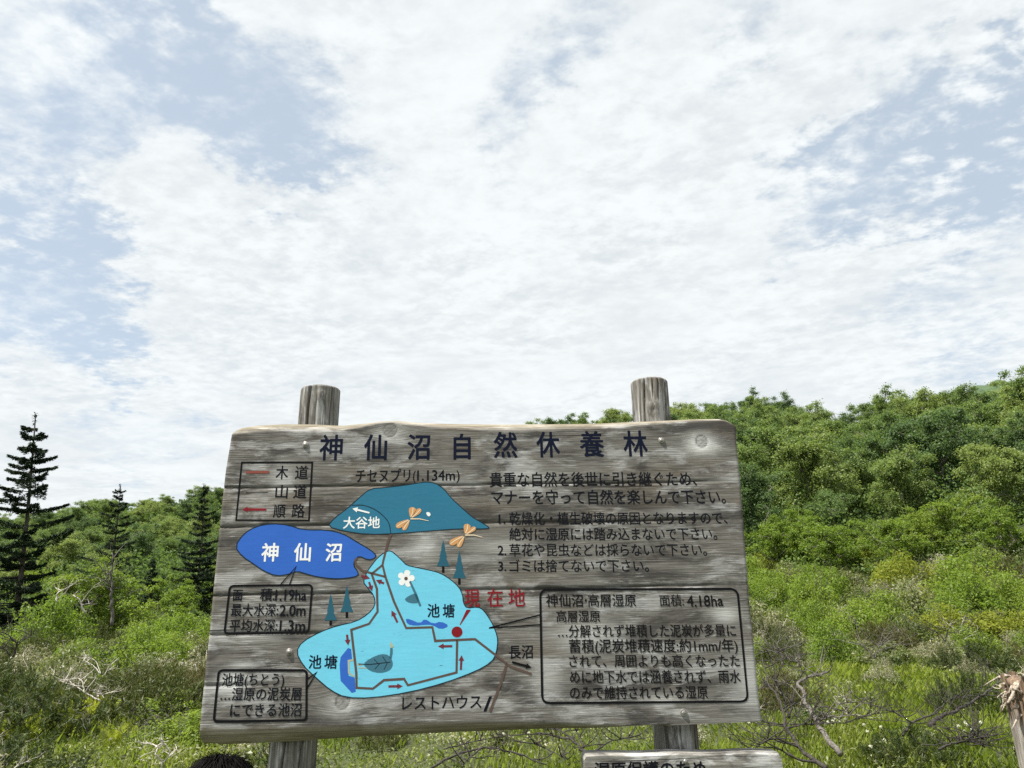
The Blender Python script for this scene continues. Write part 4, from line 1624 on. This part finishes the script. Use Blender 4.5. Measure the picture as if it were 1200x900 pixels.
# painted areas -------------------------------------------------
Z2 = lambda pts: [(360 + .2 * x, 480 + .2 * y) for x, y in pts]
Z1 = lambda pts: [(230 + .29167 * x, 430 + .29167 * y) for x, y in pts]
Z3 = lambda pts: [(230 + .29167 * x, 660 + .29167 * y) for x, y in pts]
Z4 = lambda pts: [(550 + .31667 * x, 660 + .31667 * y) for x, y in pts]
Z6 = lambda pts: [(400 + x / 6, 640 + y / 6) for x, y in pts]
mount = Z2([(118, 684), (160, 635), (235, 580), (300, 520), (370, 462), (460, 457), (570, 443), (640, 432), (690, 423), (745, 428), (800, 462), (840, 515), (900, 570),
            (960, 625), (1010, 655), (1064, 687), (1062, 699), (900, 697), (700, 712), (500, 728), (350, 731), (215, 712)])
Paint(L1).fill(mount, 1).done('painted_mountain', 'teal')
Paint(L2).line(mount, 1.0, True, 1).line(Z2([(262, 561), (330, 558), (400, 585), (450, 625), (482, 665), (490, 728)]), 1.0, False, 2).done('mountain_outline', 'outline')
lake = Z1([(155, 722), (190, 670), (240, 641), (300, 629), (370, 635), (430, 655), (530, 655), (590, 670), (640, 700), (700, 735), (724, 757), (715, 770), (690, 776),
           (655, 759), (636, 775), (632, 800), (648, 820), (652, 840), (600, 850), (540, 851), (480, 842), (440, 831), (405, 820), (370, 834), (320, 840), (270, 820),
           (230, 791), (185, 762)])
Paint(L2).fill(lake, 1).done('painted_lake', 'blue')
Paint(L3).line(lake, 1.2, True, 1).done('lake_outline', 'outline')
pond = [(457.5, 645), (464, 650), (471.7, 657.5), (476.7, 662.5), (488, 665), (503, 668), (516.7, 671.7), (528, 679), (538, 688), (542, 697), (543, 706.7), (547, 713),
        (560, 711), (566.7, 715), (575, 727), (581, 740), (583.5, 750), (581.5, 766), (576, 776), (557, 787), (522, 800), (478, 811.7), (434, 818), (405, 817.5),
        (387.5, 809), (370, 794), (355, 779.6), (347, 764), (354, 752), (376, 740), (396, 733), (417, 728.5), (431, 720), (440, 709.6), (438.5, 698), (431, 689),
        (425, 681), (431.7, 667.5), (436, 661.7), (443, 653), (451, 647)]
Paint(L3).fill(pond, 1).done('painted_marsh', 'cyan')
Paint(L4).line(pond, 1.0, True, 1).done('marsh_outline', 'outline')
Paint(L4).fill(Z6([(450, 510), (480, 513), (555, 545), (585, 508), (645, 548), (700, 528), (762, 560), (700, 588), (640, 553), (580, 553), (520, 560), (465, 550)]), 1).done('painted_pool', 'blue')
Paint(L4).fill(Z3([(610, 340), (580, 378), (576, 410), (580, 472), (625, 521), (641, 516), (637, 460), (612, 452), (609, 395), (626, 384), (622, 345)]), 0).done('painted_pool', 'blue')
L5, L6 = -.00085, -.00100
# paths
pth = Paint(L5)
pth.line([(458, 626), (455, 634), (449, 658), (448.3, 662), (451.7, 676), (461.7, 705), (476, 736), (506.7, 735), (510, 751), (556.7, 749), (598, 781), (623, 790)], 2.4)
pth.line([(448.3, 662), (435, 673)], 2.2).line([(451.7, 676), (425, 669), (417, 661.7), (416, 656.5), (419, 654)], 2.2)
pth.line([(435, 671), (441.7, 690), (442.5, 716.7), (432.5, 731), (411.7, 738), (417.5, 788), (418, 806), (437, 807), (450, 797), (473.6, 795.6), (478, 803), (535, 788), (535.7, 750)], 2.4)
pth.line([(594, 777), (587, 800), (574, 834)], 2.4)
pth.done('path_line', 'path')
Paint(L5).line(Z3([(632, 388), (612, 392), (613, 440), (634, 455)]), 1.8).line(Z3([(648, 400), (662, 412)]), 1).done('jetty_line', 'olive')
for a, b, m in [(Z6([(140, 208), (202, 228)]), 0, 'darkred'), (Z6([(300, 262), (243, 238)]), 0, 'darkred'), (Z6([(195, 252), (217, 318)]), 0, 'darkred'),
                (Z6([(395, 537), (353, 452)]), 0, 'darkred'), (Z6([(40, 622), (48, 698)]), 0, 'darkred'), (Z6([(780, 703), (680, 705)]), 0, 'darkred'),
                (Z6([(840, 870), (846, 766)]), 0, 'darkred'), (Z3([(772, 495), (830, 494)]), 0, 'darkred'), (Z4([(158, 366), (230, 386)]), 0, 'line')]:
    Paint(L5).arrow(a[0], a[1], 2.3, 6.5).done('arrow', m)
Paint(L5).arrow((433, 601), (413, 596), 1.8, 6).done('arrow', 'white', 'white arrow')
Paint(L5).arrow((312, 597), (284, 597), 2.8, 6).done('arrow', 'red', 'red legend arrow')
Paint(L5).line([(288, 553.4), (315.5, 553.2)], 2.8).done('legend_line', 'brownred')
Paint(L1).line([(288, 577), (314, 577)], .6).done('legend_line', 'worn', 'almost worn away legend line')
dot = [(535.5 + 6.4 * math.cos(k * math.pi / 14), 740.5 + 6.4 * math.sin(k * math.pi / 14)) for k in range(28)]
Paint(L6).fill(dot, 0).done('location_dot', 'red')
Paint(L5).fill(Z6([(880, 447), (912, 447), (836, 556), (832, 552)]), 0).done('pointer', 'red')
# flower
fl = Paint(L5)
fc = np.array([475.8, 678])
for k in range(5):
    a = -1.35 + k * 2 * math.pi / 5
    d = np.array([math.cos(a), math.sin(a)])
    n = np.array([-d[1], d[0]])
    fl.fill([tuple(fc + d * r_ + n * w_) for r_, w_ in [(1.2, -1), (5, -3.6), (9, -3.4), (10.5, 0), (9, 3.4), (5, 3.6), (1.2, 1)]], 1)
flo = fl.done('painted_flower', 'white')
Paint(L6).fill([tuple(fc + 2.2 * np.array([math.cos(k * .628), math.sin(k * .628)])) for k in range(10)], 0).done('flower_centre', 'path')
Paint(L5).line(Z6([(482, 248), (520, 330), (556, 422)]), 2.4).fill(Z6([(443, 370), (488, 342), (528, 330), (548, 380), (540, 400), (498, 402), (460, 392)]), 1).done('painted_stem', 'leafteal')
Paint(L5).fill(Z6([(150, 830), (205, 787), (280, 757), (335, 765), (362, 810), (360, 850), (330, 880), (270, 893), (200, 878)]), 1).line(Z6([(345, 790), (352, 750), (352, 715)]), 2.6).done('painted_leaf', 'leafteal')
Paint(L6).line(Z6([(120, 828), (200, 832), (345, 815)]), .9).line(Z6([(230, 795), (262, 828)]), .7).line(Z6([(290, 775), (318, 818)]), .7).line(
    Z6([(235, 865), (270, 826)]), .7).line(Z6([(300, 868), (325, 818)]), .7).done('leaf_vein', 'outline')
Paint(L5).line(Z6([(112, 835), (150, 832)]), 1.2).line(Z6([(120, 855), (180, 858)]), 1).fill(Z6([(342, 692), (348, 668), (358, 690), (372, 708), (345, 716)]), 0).done('painted_bud', 'olive')
# little trees
for (tx, ty, bw, by, tb) in [Z1([(992, 695)])[0] + (7.6, 663.5, 671), Z1([(1057, 738)])[0] + (7.8, 677.5, 685), Z3([(540, 122)])[0] + (7.4, 727, 733), Z3([(605, 89)])[0] + (7.6, 717, 724)]:
    p = Paint(L2)
    ring, rr2 = [(tx, ty)], []
    n = 3
    for k in range(1, n + 1):
        yy = ty + (by - ty) * k / n
        ww = bw * (k / n) ** .85
        ring.append((tx + ww * (.82 if k < n else 1), yy))
        if k < n:
            ring.append((tx + ww * .58, yy - .5))
        rr2.append((tx - ww * (.82 if k < n else 1), yy))
        if k < n:
            rr2.append((tx - ww * .58, yy - .5))
    left = []
    for k in range(n, 0, -1):
        yy = ty + (by - ty) * k / n
        ww = bw * (k / n) ** .85
        if k < n:
            left.append((tx - ww * .58, yy - .5))
        left.append((tx - ww * (.82 if k < n else 1), yy))
    p.fill(ring + left, 0).done('painted_tree', 'treeteal')
    Paint(L2).line([(tx, by + .3), (tx, tb)], 2.6).done('tree_trunk', 'line')
# dragonflies
for c, tips, tail in [((605, 640), [(518, 690), (560, 708), (668, 580), (622, 570)], (712, 652)), ((925, 735), [(832, 790), (880, 808), (988, 688), (942, 668)], (1027, 747))]:
    c_ = np.array(Z2([c])[0])
    p = Paint(L5)
    ln = Paint(L6)
    for k, tp in enumerate(tips):
        e = np.array(Z2([tp])[0])
        d = e - c_
        n = np.array([-d[1], d[0]]) * (.15 if k != 3 else .26)
        p.fill([tuple(c_), tuple(c_ + d * .5 + n), tuple(c_ + d * .85 + n * 1.2), tuple(e), tuple(c_ + d * .85 - n * 1.2), tuple(c_ + d * .5 - n)], 1)
        ln.line([tuple(c_ + d * .15), tuple(c_ + d * .55 + n * .2), tuple(c_ + d * .92)], 1.0)
    tl = np.array(Z2([tail])[0])
    ln.line([tuple(c_), tuple((c_ + tl) / 2 + np.array([0, -1.2])), tuple(tl)], 1.4, taper=.4)
    p.done('painted_dragonfly', 'orange')
    ln.done('dragonfly_line', 'cream')
Paint(L5).fill(Z2([(695, 602), (715, 600), (725, 615), (715, 628), (702, 620)]), 1).done('paint_fleck', 'white')

# frames


def rrect(p, c):
    """rounded frame through four pixel corners TL TR BR BL"""
    p = [np.array(q, float) for q in p]
    out = []
    for i in range(4):
        a, b, d = p[i - 1], p[i], p[(i + 1) % 4]
        u1 = (a - b) / np.linalg.norm(a - b)
        u2 = (d - b) / np.linalg.norm(d - b)
        for k in range(5):
            f = k / 4
            out.append(tuple(b + u1 * c * (1 - f) ** 2 + u2 * c * f ** 2))
    return out


Paint(L2).line([(283.4, 542), (366, 542), (362, 610), (276.7, 609.5)], 2.0, True).done('text_frame', 'line')
f2 = Paint(L5)
f2.line(rrect([(269.5, 686.5), (366, 685.5), (361.5, 741), (263, 742.5)], 5), 2.2, True)
f2.line([(328, 686), (347, 664), (339, 686)], 1.5)
f2.done('text_frame', 'line')
f3 = Paint(L5)
f3.line(rrect([(256.5, 785.5), (359.5, 785.5), (359, 844), (250.5, 845.5)], 5), 2.4, True)
f3.line([(360, 796), (371, 788), (359, 808)], 1.8)
f3.done('text_frame', 'line')
f4 = Paint(L5)
rr4 = rrect([(633, 691), (864, 690), (876.5, 822), (635.5, 824)], 9)
f4.line(rr4, 2.4, True)
f4.line([(633, 720.5), (573, 736)], 1.5).line([(573, 736), (634, 732)], 1.3)
f4.done('text_frame', 'line')

# lettering
t = Text()
for ch, x0, x1, y in [('神', 375, 401, 525.2), ('仙', 427, 453, 525), ('沼', 478, 503.5, 524.5), ('自', 532, 551, 524), ('然', 579, 605.5, 522), ('休', 629, 655.5, 521.5),
                      ('養', 680, 707, 521), ('林', 731, 758, 520.5)]:
    t.put(ch, x0, y, x1, y - .15, 28, .020)
t.done('lettering', 'title', 'large navy title characters')
Text().put('チセヌプリ', 417, 558, 480.5, 557.3, 15, .014).put('(', 484, 557, 487, 557, 14, .008).put('1.134m', 489, 557, 533, 556.6, 15, .016).put(')', 535, 556.6, 538.5, 556.6, 14, .01).done('lettering', 'black')
t = Text()
for a, x0, b, x2, y in [('木', 323.5, '道', 346, 554), ('山', 323, '道', 344, 576.5), ('順', 320.5, '路', 342, 599)]:
    t.put(a, x0, y, x0 + 14, y, 15, .016).put(b, x2, y, x2 + 15, y, 15, .016)
t.done('lettering', 'black', 'legend characters')
Text(L3).put('大谷地', 402.5, 613, 445, 612.5, 13, .018).done('lettering', 'white', 'small white characters on the mountain')
t = Text(L5)
for ch, x0, x1 in [('神', 307, 326), ('仙', 345, 364), ('沼', 382, 400)]:
    t.put(ch, x0, 647.8, x1, 647.6, 20, .024)
t.done('lettering', 'white', 'white characters on the blue lake')
Text().put('貴重な自然を後世に引き継ぐため、', 574, 562.5, 816, 561.3, 16, .014).put('マナーを守って自然を楽しんで下さい。', 576, 583.3, 850, 582.5, 16, .014).done('lettering', 'black')
t = Text()
t.put('1.', 584.5, 608, 592, 608, 13.5, .022).put('乾燥化・植生破壊の原因となりますので、', 597, 608, 852, 607.2, 14, .012)
t.put('絶対に湿原には踏み込まないで下さい。', 597, 626.3, 840, 625.8, 14, .012)
t.put('2.', 583.5, 644.8, 593, 644.8, 13.5, .02).put('草花や昆虫などは採らないで下さい。', 597, 645, 828, 644.5, 14, .012)
t.put('3.', 584, 663.4, 593, 663.4, 13.5, .02).put('ゴミは捨てないで下さい。', 597, 663.5, 760, 663.2, 14, .012)
t.done('lettering', 'black')
t = Text(L5)
t.put('面', 273, 697.5, 284, 697.5, 13, .014).put('積:', 305, 697.3, 322, 697.2, 14, .014).put('1.19ha', 323, 697.2, 359, 697, 16, .018)
t.put('最大水深:', 271, 715.2, 326, 715, 14, .014).put('2.0m', 328, 715, 358, 715, 16, .018)
t.put('平均水深:', 269.5, 733.5, 325, 733, 14, .014).put('1.3m', 328, 733, 357.5, 733, 16, .018)
t.done('lettering', 'black')
t = Text(L5)
t.put('池塘(ちとう)', 260.5, 797, 333, 796.5, 14.5, .014).put('…湿原の泥炭層', 259, 813.8, 353, 813.3, 14.5, .014).put('にできる池沼', 270, 832.5, 353, 832, 15, .014)
t.done('lettering', 'black')
t = Text(L5)
t.put('神仙沼', 640, 704, 683, 704, 14, .012).put('・', 685.5, 704, 687.5, 704, 13, .012).put('高層湿原', 689, 704, 745, 704, 14, .012)
t.put('面積:', 773, 703.8, 801, 703.8, 13, .008).put('4.18ha', 805, 704, 847, 703.5, 16, .014)
t.put('高層湿原', 652, 722.5, 703, 722.5, 13, .012)
t.put('…分解されず堆積した泥炭が多量に', 654, 740, 862, 739, 14, .012)
t.put('蓄積(泥炭堆積速度:約1mm/年)', 667, 757.5, 864, 756.5, 15, .012)
t.put('されて、周囲よりも高くなったた', 667, 775, 866.5, 774.5, 14, .012)
t.put('めに地下水では涵養されず、雨水', 668, 793.5, 867.5, 793, 14.5, .012)
t.put('のみで維持されている湿原', 668, 812, 829, 811.5, 14.5, .012)
t.done('lettering', 'worn', 'flaking black characters in the large frame')
Text().put('長沼', 596.5, 764.5, 624.4, 764, 15, .016).put('レストハウス', 471.5, 824.5, 564, 822.5, 16, .014).put('/', 567, 825, 576, 824, 20, .03).done('lettering', 'black')
t = Text(L5)
for ch, x0, x1 in [('現', 544.7, 562), ('在', 571, 589), ('地', 596, 615)]:
    t.put(ch, x0, 701.2, x1, 701, 20, .013)
t.done('lettering', 'red', 'red characters')
Text(L5).put('池', 501, 716, 515, 716, 15, .02).put('塘', 519, 716, 532.5, 716, 15, .02).put('池', 362, 776, 376.5, 776, 15, .02).put('塘', 380.5, 776, 395, 776, 15, .02).done('lettering', 'title')

# ---- the smaller board on the second post
DEP = -.004


def build_small_board():
    st = thing('notice_board', 'small weathered notice board low on the second log post, cut by the bottom edge', 'sign', tuple(ORG), YAW)
    tl, tr = S(684, 884, DEP), S(915, 881, DEP)
    nu, nv = 90, 40
    Hb = .30
    uu, vv = np.meshgrid(np.linspace(0, 1, nu), np.linspace(0, 1, nv))
    top = tl[1] + (tr[1] - tl[1]) * uu + .0015 * np.sin(uu * 17)
    cor = .012
    wd = tr[0] - tl[0]
    U = tl[0] + wd * uu
    dx = np.minimum(uu, 1 - uu) * wd
    top = top - np.where(dx < cor, cor - np.sqrt(np.maximum(cor ** 2 - (cor - dx) ** 2, 0)), 0)
    Vv = top - Hb * (1 - vv)
    dep = DEP + .008 * np.clip((vv - .965) / .035, 0, 1) ** 2 + .0008 * np.sin(Vv * 150)
    A = np.stack([U, dep, Vv], -1)
    B = A.copy()
    B[..., 1] = .0655
    idx = np.arange(nu * nv).reshape(nv, nu)
    Q = [np.stack([idx[:-1, :-1], idx[:-1, 1:], idx[1:, 1:], idx[1:, :-1]], -1).reshape(-1, 4)]
    bi = idx + nu * nv
    Q.append(np.stack([bi[:-1, :-1], bi[1:, :-1], bi[1:, 1:], bi[:-1, 1:]], -1).reshape(-1, 4))
    loop = np.concatenate([idx[0, :], idx[1:, -1], idx[-1, -2::-1], idx[-2:0:-1, 0]])
    l2 = np.roll(loop, -1)
    Q.append(np.stack([loop, loop + nu * nv, l2 + nu * nv, l2], -1))
    me = mesh_np('board', np.concatenate([A.reshape(-1, 3), B.reshape(-1, 3)]), np.concatenate(Q), wood_mat('pale weathered board', True, attr=False, dark=1.1), True)
    me.set_sharp_from_angle(angle=R(40))
    link('board', me, st)
    V, Fs = glyphs('湿原保護のため', 0)
    a, b = S(697, 903.5, DEP), S(827, 901, DEP)
    hh = S(760, 893, DEP)[1] - S(760, 911.5, DEP)[1]
    X = (V[:, 0] - V[:, 0].min()) / (V[:, 0].max() - V[:, 0].min())
    out = [(a[0] + (b[0] - a[0]) * x, DEP - .0012, a[1] + (b[1] - a[1]) * x + ((v[1] - RY0) / (RY1 - RY0) - .5) * hh) for x, v in zip(X, V)]
    m2 = bpy.data.meshes.new('lettering')
    ff = face_front(out, Fs)
    vv2, ff2 = [], []
    for k in range(8):
        ff2 += [tuple(i + len(vv2) for i in q) for q in ff]
        vv2 += [(p[0] + .022 * hh * math.cos(k * .785), p[1] - .00001 * k, p[2] + .022 * hh * math.sin(k * .785)) for p in out]
    m2.from_pydata(vv2, [], ff2)
    m2.materials.append(PM['black'])
    link('lettering', m2, st)
    u, v = S(803, 892.5, DEP)
    G = Geo()
    G.tube([(u, DEP + .003, v), (u, DEP - .004, v), (u, DEP - .006, v)], [.008, .008, .006], 14)
    link('bolt', G.mesh('bolt', BOLT), st)


build_small_board()

# ------------------------------------------------------------------ splintered stump at the right border


def build_stump():
    r = 4.2
    base = sight(1217, 790, r)
    x, y = base[0], base[1]
    z0 = gz(x, y)
    ztop = base[2]
    t = thing('splintered_stump', 'broken grey tree stump with reddish torn wood and pale splinters at the right border', 'stump', (x, y, z0))
    g = np.random.default_rng(31)
    nz, na = 60, 40
    H = ztop - z0
    zs = np.linspace(-.2, H - .03, nz)
    th = np.linspace(0, 2 * math.pi, na, endpoint=False)
    T, Zz = np.meshgrid(th, zs)
    f = np.clip(Zz / H, 0, 1)
    rad = .135 - .030 * f + .006 * np.sin(3 * T + 2 * f) + .005 * np.sin(9 * T + 4 * f) + .003 * np.sin(21 * T + 9 * f)
    lean = -.05 * f
    ztear = Zz + np.where(f > .9, .05 * np.sin(5 * T) * (f - .9) * 10, 0)
    V = np.stack([lean + rad * np.cos(T), rad * np.sin(T), ztear], -1).reshape(-1, 3)
    idx = np.arange(nz * na).reshape(nz, na)
    nx = np.roll(idx, -1, 1)
    Q = np.stack([idx[:-1], nx[:-1], nx[1:], idx[1:]], -1).reshape(-1, 4)
    m, tn, b, out = newmat('torn stump wood')
    co = tn.n('ShaderNodeTexCoord').outputs['Object']
    n1 = tn.noise(tn.mapv(co, (30, 30, 3)), 1.5, 6, .65)
    n2 = tn.noise(co, 5, 4, .6)
    sep = tn.n('ShaderNodeSeparateXYZ')
    tn.put(sep.inputs[0], co)
    grey = tn.mix(tn.ss(n1, .3, .7), (.12, .10, .085), (.42, .39, .35))
    red = tn.mix(tn.ss(n1, .3, .7), (.070, .044, .028), (.25, .175, .115))
    # bark gone from the upper part and from the side turned to the right
    side = tn.math('ADD', tn.math('MULTIPLY', sep.outputs[0], 3.5), tn.math('MULTIPLY', tn.math('SUBTRACT', n2, .5), 1.0))
    mask = tn.ss(tn.math('ADD', side, tn.ss(sep.outputs[2], H - .42, H - .12, 0, .75)), .02, .25)
    tn.put(b.inputs['Base Color'], tn.mix(mask, grey, red))
    b.inputs['Roughness'].default_value = .85
    bp = tn.n('ShaderNodeBump')
    bp.inputs['Strength'].default_value = .8
    bp.inputs['Distance'].default_value = .012
    tn.put(bp.inputs['Height'], n1)
    tn.put(b.inputs['Normal'], bp.outputs[0])
    me = mesh_np('trunk', V, Q, m, True)
    link('trunk', me, t)
    core = Geo()
    core.tube([(-.05, 0, H - .05), (-.05, 0, H - .03), (-.048, 0, H - .01)], [.10, .095, .06], 14)
    link('torn_wood', core.mesh('torn_wood', m), t)
    ms = bark('pale splinter', (.44, .39, .32), (.20, .155, .115), (20, 20, 20), .5)
    G = Geo()
    for k in range(120):
        a = g.uniform(0, 6.28)
        r0 = .105 * g.uniform(.55, 1.1)
        p = np.array([math.cos(a) * r0 - .05, math.sin(a) * r0, H - g.uniform(.0, .12)])
        L = g.uniform(.03, .085)
        d = np.array([math.cos(a) * g.uniform(.1, 1.1), math.sin(a) * g.uniform(.1, 1.1), g.uniform(-.4, .9)])
        q = np.linspace(0, 1, 5)[:, None]
        pts = p + d * L * q + np.array([0, 0, -1]) * (q ** 2) * L * g.uniform(0, .8) + g.normal(size=(5, 3)) * .004
        G.tube(pts, np.linspace(g.uniform(.004, .010), .002, 5), 4)
    for (dx, dz, ex, ez, w) in [(-.13, -.03, -.20, -.11, .011), (-.14, -.16, -.21, -.21, .006), (-.10, -.24, -.145, -.275, .010), (-.09, -.02, -.16, -.05, .012)]:
        q = np.linspace(0, 1, 5)[:, None]
        a, b_ = np.array([dx, -.03, H + dz]), np.array([ex, -.06, H + ez])
        G.tube(a + (b_ - a) * q + g.normal(size=(5, 3)) * .003, np.linspace(w, w * .5, 5), 5)
    link('splinters', G.mesh('splinters', ms), t)


build_stump()

# ------------------------------------------------------------------ the person standing before the sign (only the crown of the head is in the frame)


def skin(name, joints, edges, mat, parent, sub=2):
    me = bpy.data.meshes.new(name)
    me.from_pydata([j[0] for j in joints], edges, [])
    o = bpy.data.objects.new(name, me)
    COL.objects.link(o)
    md = o.modifiers.new('s', 'SKIN')
    md.use_smooth_shade = True
    for i, j in enumerate(joints):
        sv = me.skin_vertices[0].data[i]
        sv.radius = j[1] if isinstance(j[1], tuple) else (j[1], j[1])
        sv.use_root = i == 0
    sb = o.modifiers.new('b', 'SUBSURF')
    sb.levels = sub
    sb.render_levels = sub
    m2 = bpy.data.meshes.new_from_object(o.evaluated_get(bpy.context.evaluated_depsgraph_get()))
    bpy.data.objects.remove(o)
    m2.name = name
    m2.materials.clear()
    m2.materials.append(mat)
    for p in m2.polygons:
        p.use_smooth = True
    return link(name, m2, parent)


def build_person():
    top = sight(256, 888, 1.9)
    x, y = top[0], top[1]
    z0 = gz(x, y)
    Hh = top[2] - z0
    k = Hh / 1.75
    t = thing('person', 'person with short black hair standing before the sign, only the crown showing', 'person', (x, y, z0), R(-6))

    def J(a, b, c, r):
        return ((a * k, b * k, c * k), r * k)
    ms, tn, b, out = newmat('skin')
    b.inputs['Base Color'].default_value = (.50, .32, .23, 1)
    b.inputs['Roughness'].default_value = .5
    tn.put(b.inputs['Base Color'], tn.mix(tn.noise(tn.n('ShaderNodeTexCoord').outputs['Object'], 20), (.46, .29, .20), (.55, .36, .26)))
    mh, tn, b, out = newmat('black hair')
    b.inputs['Base Color'].default_value = (.007, .006, .006, 1)
    b.inputs['Roughness'].default_value = .75
    b.inputs['Specular IOR Level'].default_value = .08
    mc, tn, b, out = newmat('navy cotton')
    tn.put(b.inputs['Base Color'], tn.mix(tn.noise(tn.n('ShaderNodeTexCoord').outputs['Object'], 60), (.02, .026, .05), (.035, .04, .07)))
    b.inputs['Roughness'].default_value = .9
    mp, tn, b, out = newmat('grey trousers')
    tn.put(b.inputs['Base Color'], tn.mix(tn.noise(tn.n('ShaderNodeTexCoord').outputs['Object'], 60), (.08, .08, .08), (.12, .115, .11)))
    b.inputs['Roughness'].default_value = .9
    joints = [J(0, 0, .94, .13), J(0, 0, 1.10, .115), J(0, .0, 1.28, .14), J(0, 0, 1.42, .09), J(0, .01, 1.50, .055), J(0, .02, 1.56, .062), J(0, .02, 1.645, .080), J(0, .01, 1.71, .055),
              J(-.17, 0, 1.41, .055), J(-.21, -.02, 1.14, .042), J(-.20, .06, .90, .032), J(-.195, .09, .84, .026),
              J(.17, 0, 1.41, .055), J(.21, -.02, 1.14, .042), J(.20, .06, .90, .032), J(.195, .09, .84, .026),
              J(-.09, 0, .86, .085), J(-.10, .01, .48, .058), J(-.10, -.02, .09, .04), J(-.105, .13, .03, .03),
              J(.09, 0, .86, .085), J(.10, .01, .48, .058), J(.10, -.02, .09, .04), J(.105, .13, .03, .03),
              J(0, .105, 1.625, .014)]
    edges = [(0, 1), (1, 2), (2, 3), (3, 4), (4, 5), (5, 6), (6, 7), (2, 8), (8, 9), (9, 10), (10, 11), (2, 12), (12, 13), (13, 14), (14, 15),
             (0, 16), (16, 17), (17, 18), (18, 19), (0, 20), (20, 21), (21, 22), (22, 23), (6, 24)]
    # five fingers and a thumb-side digit on each hand
    for s, h in ((-1, 11), (1, 15)):
        bx, by_, bz = .195 * s, .09, .84
        for q, (dx, dy, ln) in enumerate([(-.022, .012, .055), (-.008, .018, .065), (.007, .018, .062), (.020, .012, .05)]):
            n0 = len(joints)
            joints.append(J(bx + dx, by_ + dy, bz - .045, .0085))
            joints.append(J(bx + dx * 1.1, by_ + dy + .012, bz - .045 - ln, .007))
            edges += [(h, n0), (n0, n0 + 1)]
        n0 = len(joints)
        joints.append(J(bx - .03 * s, by_ + .035, bz - .015, .010))
        joints.append(J(bx - .035 * s, by_ + .055, bz - .05, .008))
        edges += [(h, n0), (n0, n0 + 1)]
    skin('body', joints, edges, ms, t)
    skin('shirt', [J(0, 0, .90, .145), J(0, 0, 1.10, .135), J(0, 0, 1.28, .158), J(0, 0, 1.425, .10), J(-.17, 0, 1.41, .072), J(-.20, -.015, 1.22, .062), J(.17, 0, 1.41, .072), J(.20, -.015, 1.22, .062)],
         [(0, 1), (1, 2), (2, 3), (2, 4), (4, 5), (2, 6), (6, 7)], mc, t)
    skin('trousers', [J(0, 0, .95, .14), J(-.09, 0, .86, .10), J(-.10, .01, .48, .078), J(-.10, -.01, .12, .066), J(.09, 0, .86, .10), J(.10, .01, .48, .078), J(.10, -.01, .12, .066)],
         [(0, 1), (1, 2), (2, 3), (0, 4), (4, 5), (5, 6)], mp, t)
    # hair: a cap of strands over a dark scalp
    g = np.random.default_rng(8)
    G = Geo()
    hc = np.array([0, .012, 1.648]) * k
    rad = np.array([.088, .100, .102]) * k
    nlat, nlon = 14, 28
    V, Q = [], []
    for i in range(nlat):
        ph = math.pi * .60 * i / (nlat - 1)
        for j in range(nlon):
            a = 2 * math.pi * j / nlon
            d = np.array([math.sin(ph) * math.cos(a), math.sin(ph) * math.sin(a), math.cos(ph)])
            if d[1] > 0 and d[2] < .25:
                d = d * np.array([1, .8, 1])
            V.append(hc + d * rad)
    for i in range(nlat - 1):
        for j in range(nlon):
            j2 = (j + 1) % nlon
            Q.append((i * nlon + j, (i + 1) * nlon + j, (i + 1) * nlon + j2, i * nlon + j2))
    G.quads(V, Q)
    for q in range(15000):
        d = unit(1, g)[0]
        if d[2] < -.25 or (d[1] > .3 and d[2] < .35):
            continue
        p0 = hc + d * rad * .98
        w = np.array([.35 * math.sin(d[0] * 4), -.5, 0]) + np.array([d[0], d[1], 0]) * 1.2 + g.normal(size=3) * .16
        w = w - d * (w @ d) * .9
        w /= np.linalg.norm(w) + 1e-6
        L = g.uniform(.04, .085) * k
        lift = g.uniform(.002, .014) * k * (2.2 if g.uniform() < .05 else 1)
        side = np.cross(d, w) * .0012 * k
        m1 = p0 + w * L * .5 + d * lift
        e = p0 + w * L + d * lift * .7 - np.array([0, 0, .3]) * L * (1 - d[2])
        b0 = len(G.v)
        G.v += [p0 - side, p0 + side, m1 + side, m1 - side, e]
        G.f += [(b0, b0 + 1, b0 + 2, b0 + 3), (b0 + 3, b0 + 2, b0 + 4)]
    link('hair', G.mesh('hair', mh), t)
    # face: eyes, ears, mouth, turned to the board
    for s in (-1, 1):
        E_ = Geo()
        c = np.array([.032 * s, .096, 1.648]) * k
        E_.tube([c - np.array([0, .012, 0]) * k, c, c + np.array([0, .006, 0]) * k], [.006 * k, .012 * k, .004 * k], 10)
        me_, tn, b, out = newmat('eye')
        b.inputs['Base Color'].default_value = (.05, .035, .03, 1)
        link('eye', E_.mesh('eye', me_), t)
        A_ = Geo()
        c = np.array([.083 * s, .005, 1.635]) * k
        A_.tube([c + np.array([-.01 * s, .008, 0]) * k, c + np.array([.004 * s, -.004, .004]) * k, c + np.array([.010 * s, -.012, .004]) * k], [.018 * k, .026 * k, .020 * k], 10)
        link('ear', A_.mesh('ear', ms), t)
    Mo = Geo()
    Mo.tube([np.array([-.024, .088, 1.588]) * k, np.array([0, .096, 1.586]) * k, np.array([.024, .088, 1.588]) * k], [.003 * k, .007 * k, .003 * k], 8)
    ml, tn, b, out = newmat('lip')
    b.inputs['Base Color'].default_value = (.42, .16, .14, 1)
    link('mouth', Mo.mesh('mouth', ml), t)


build_person()

# prototypes that found no place are removed
for o in list(bpy.data.objects):
    if o.get('label') == 'x':
        for c in list(o.children_recursive):
            bpy.data.objects.remove(c)
        bpy.data.objects.remove(o)
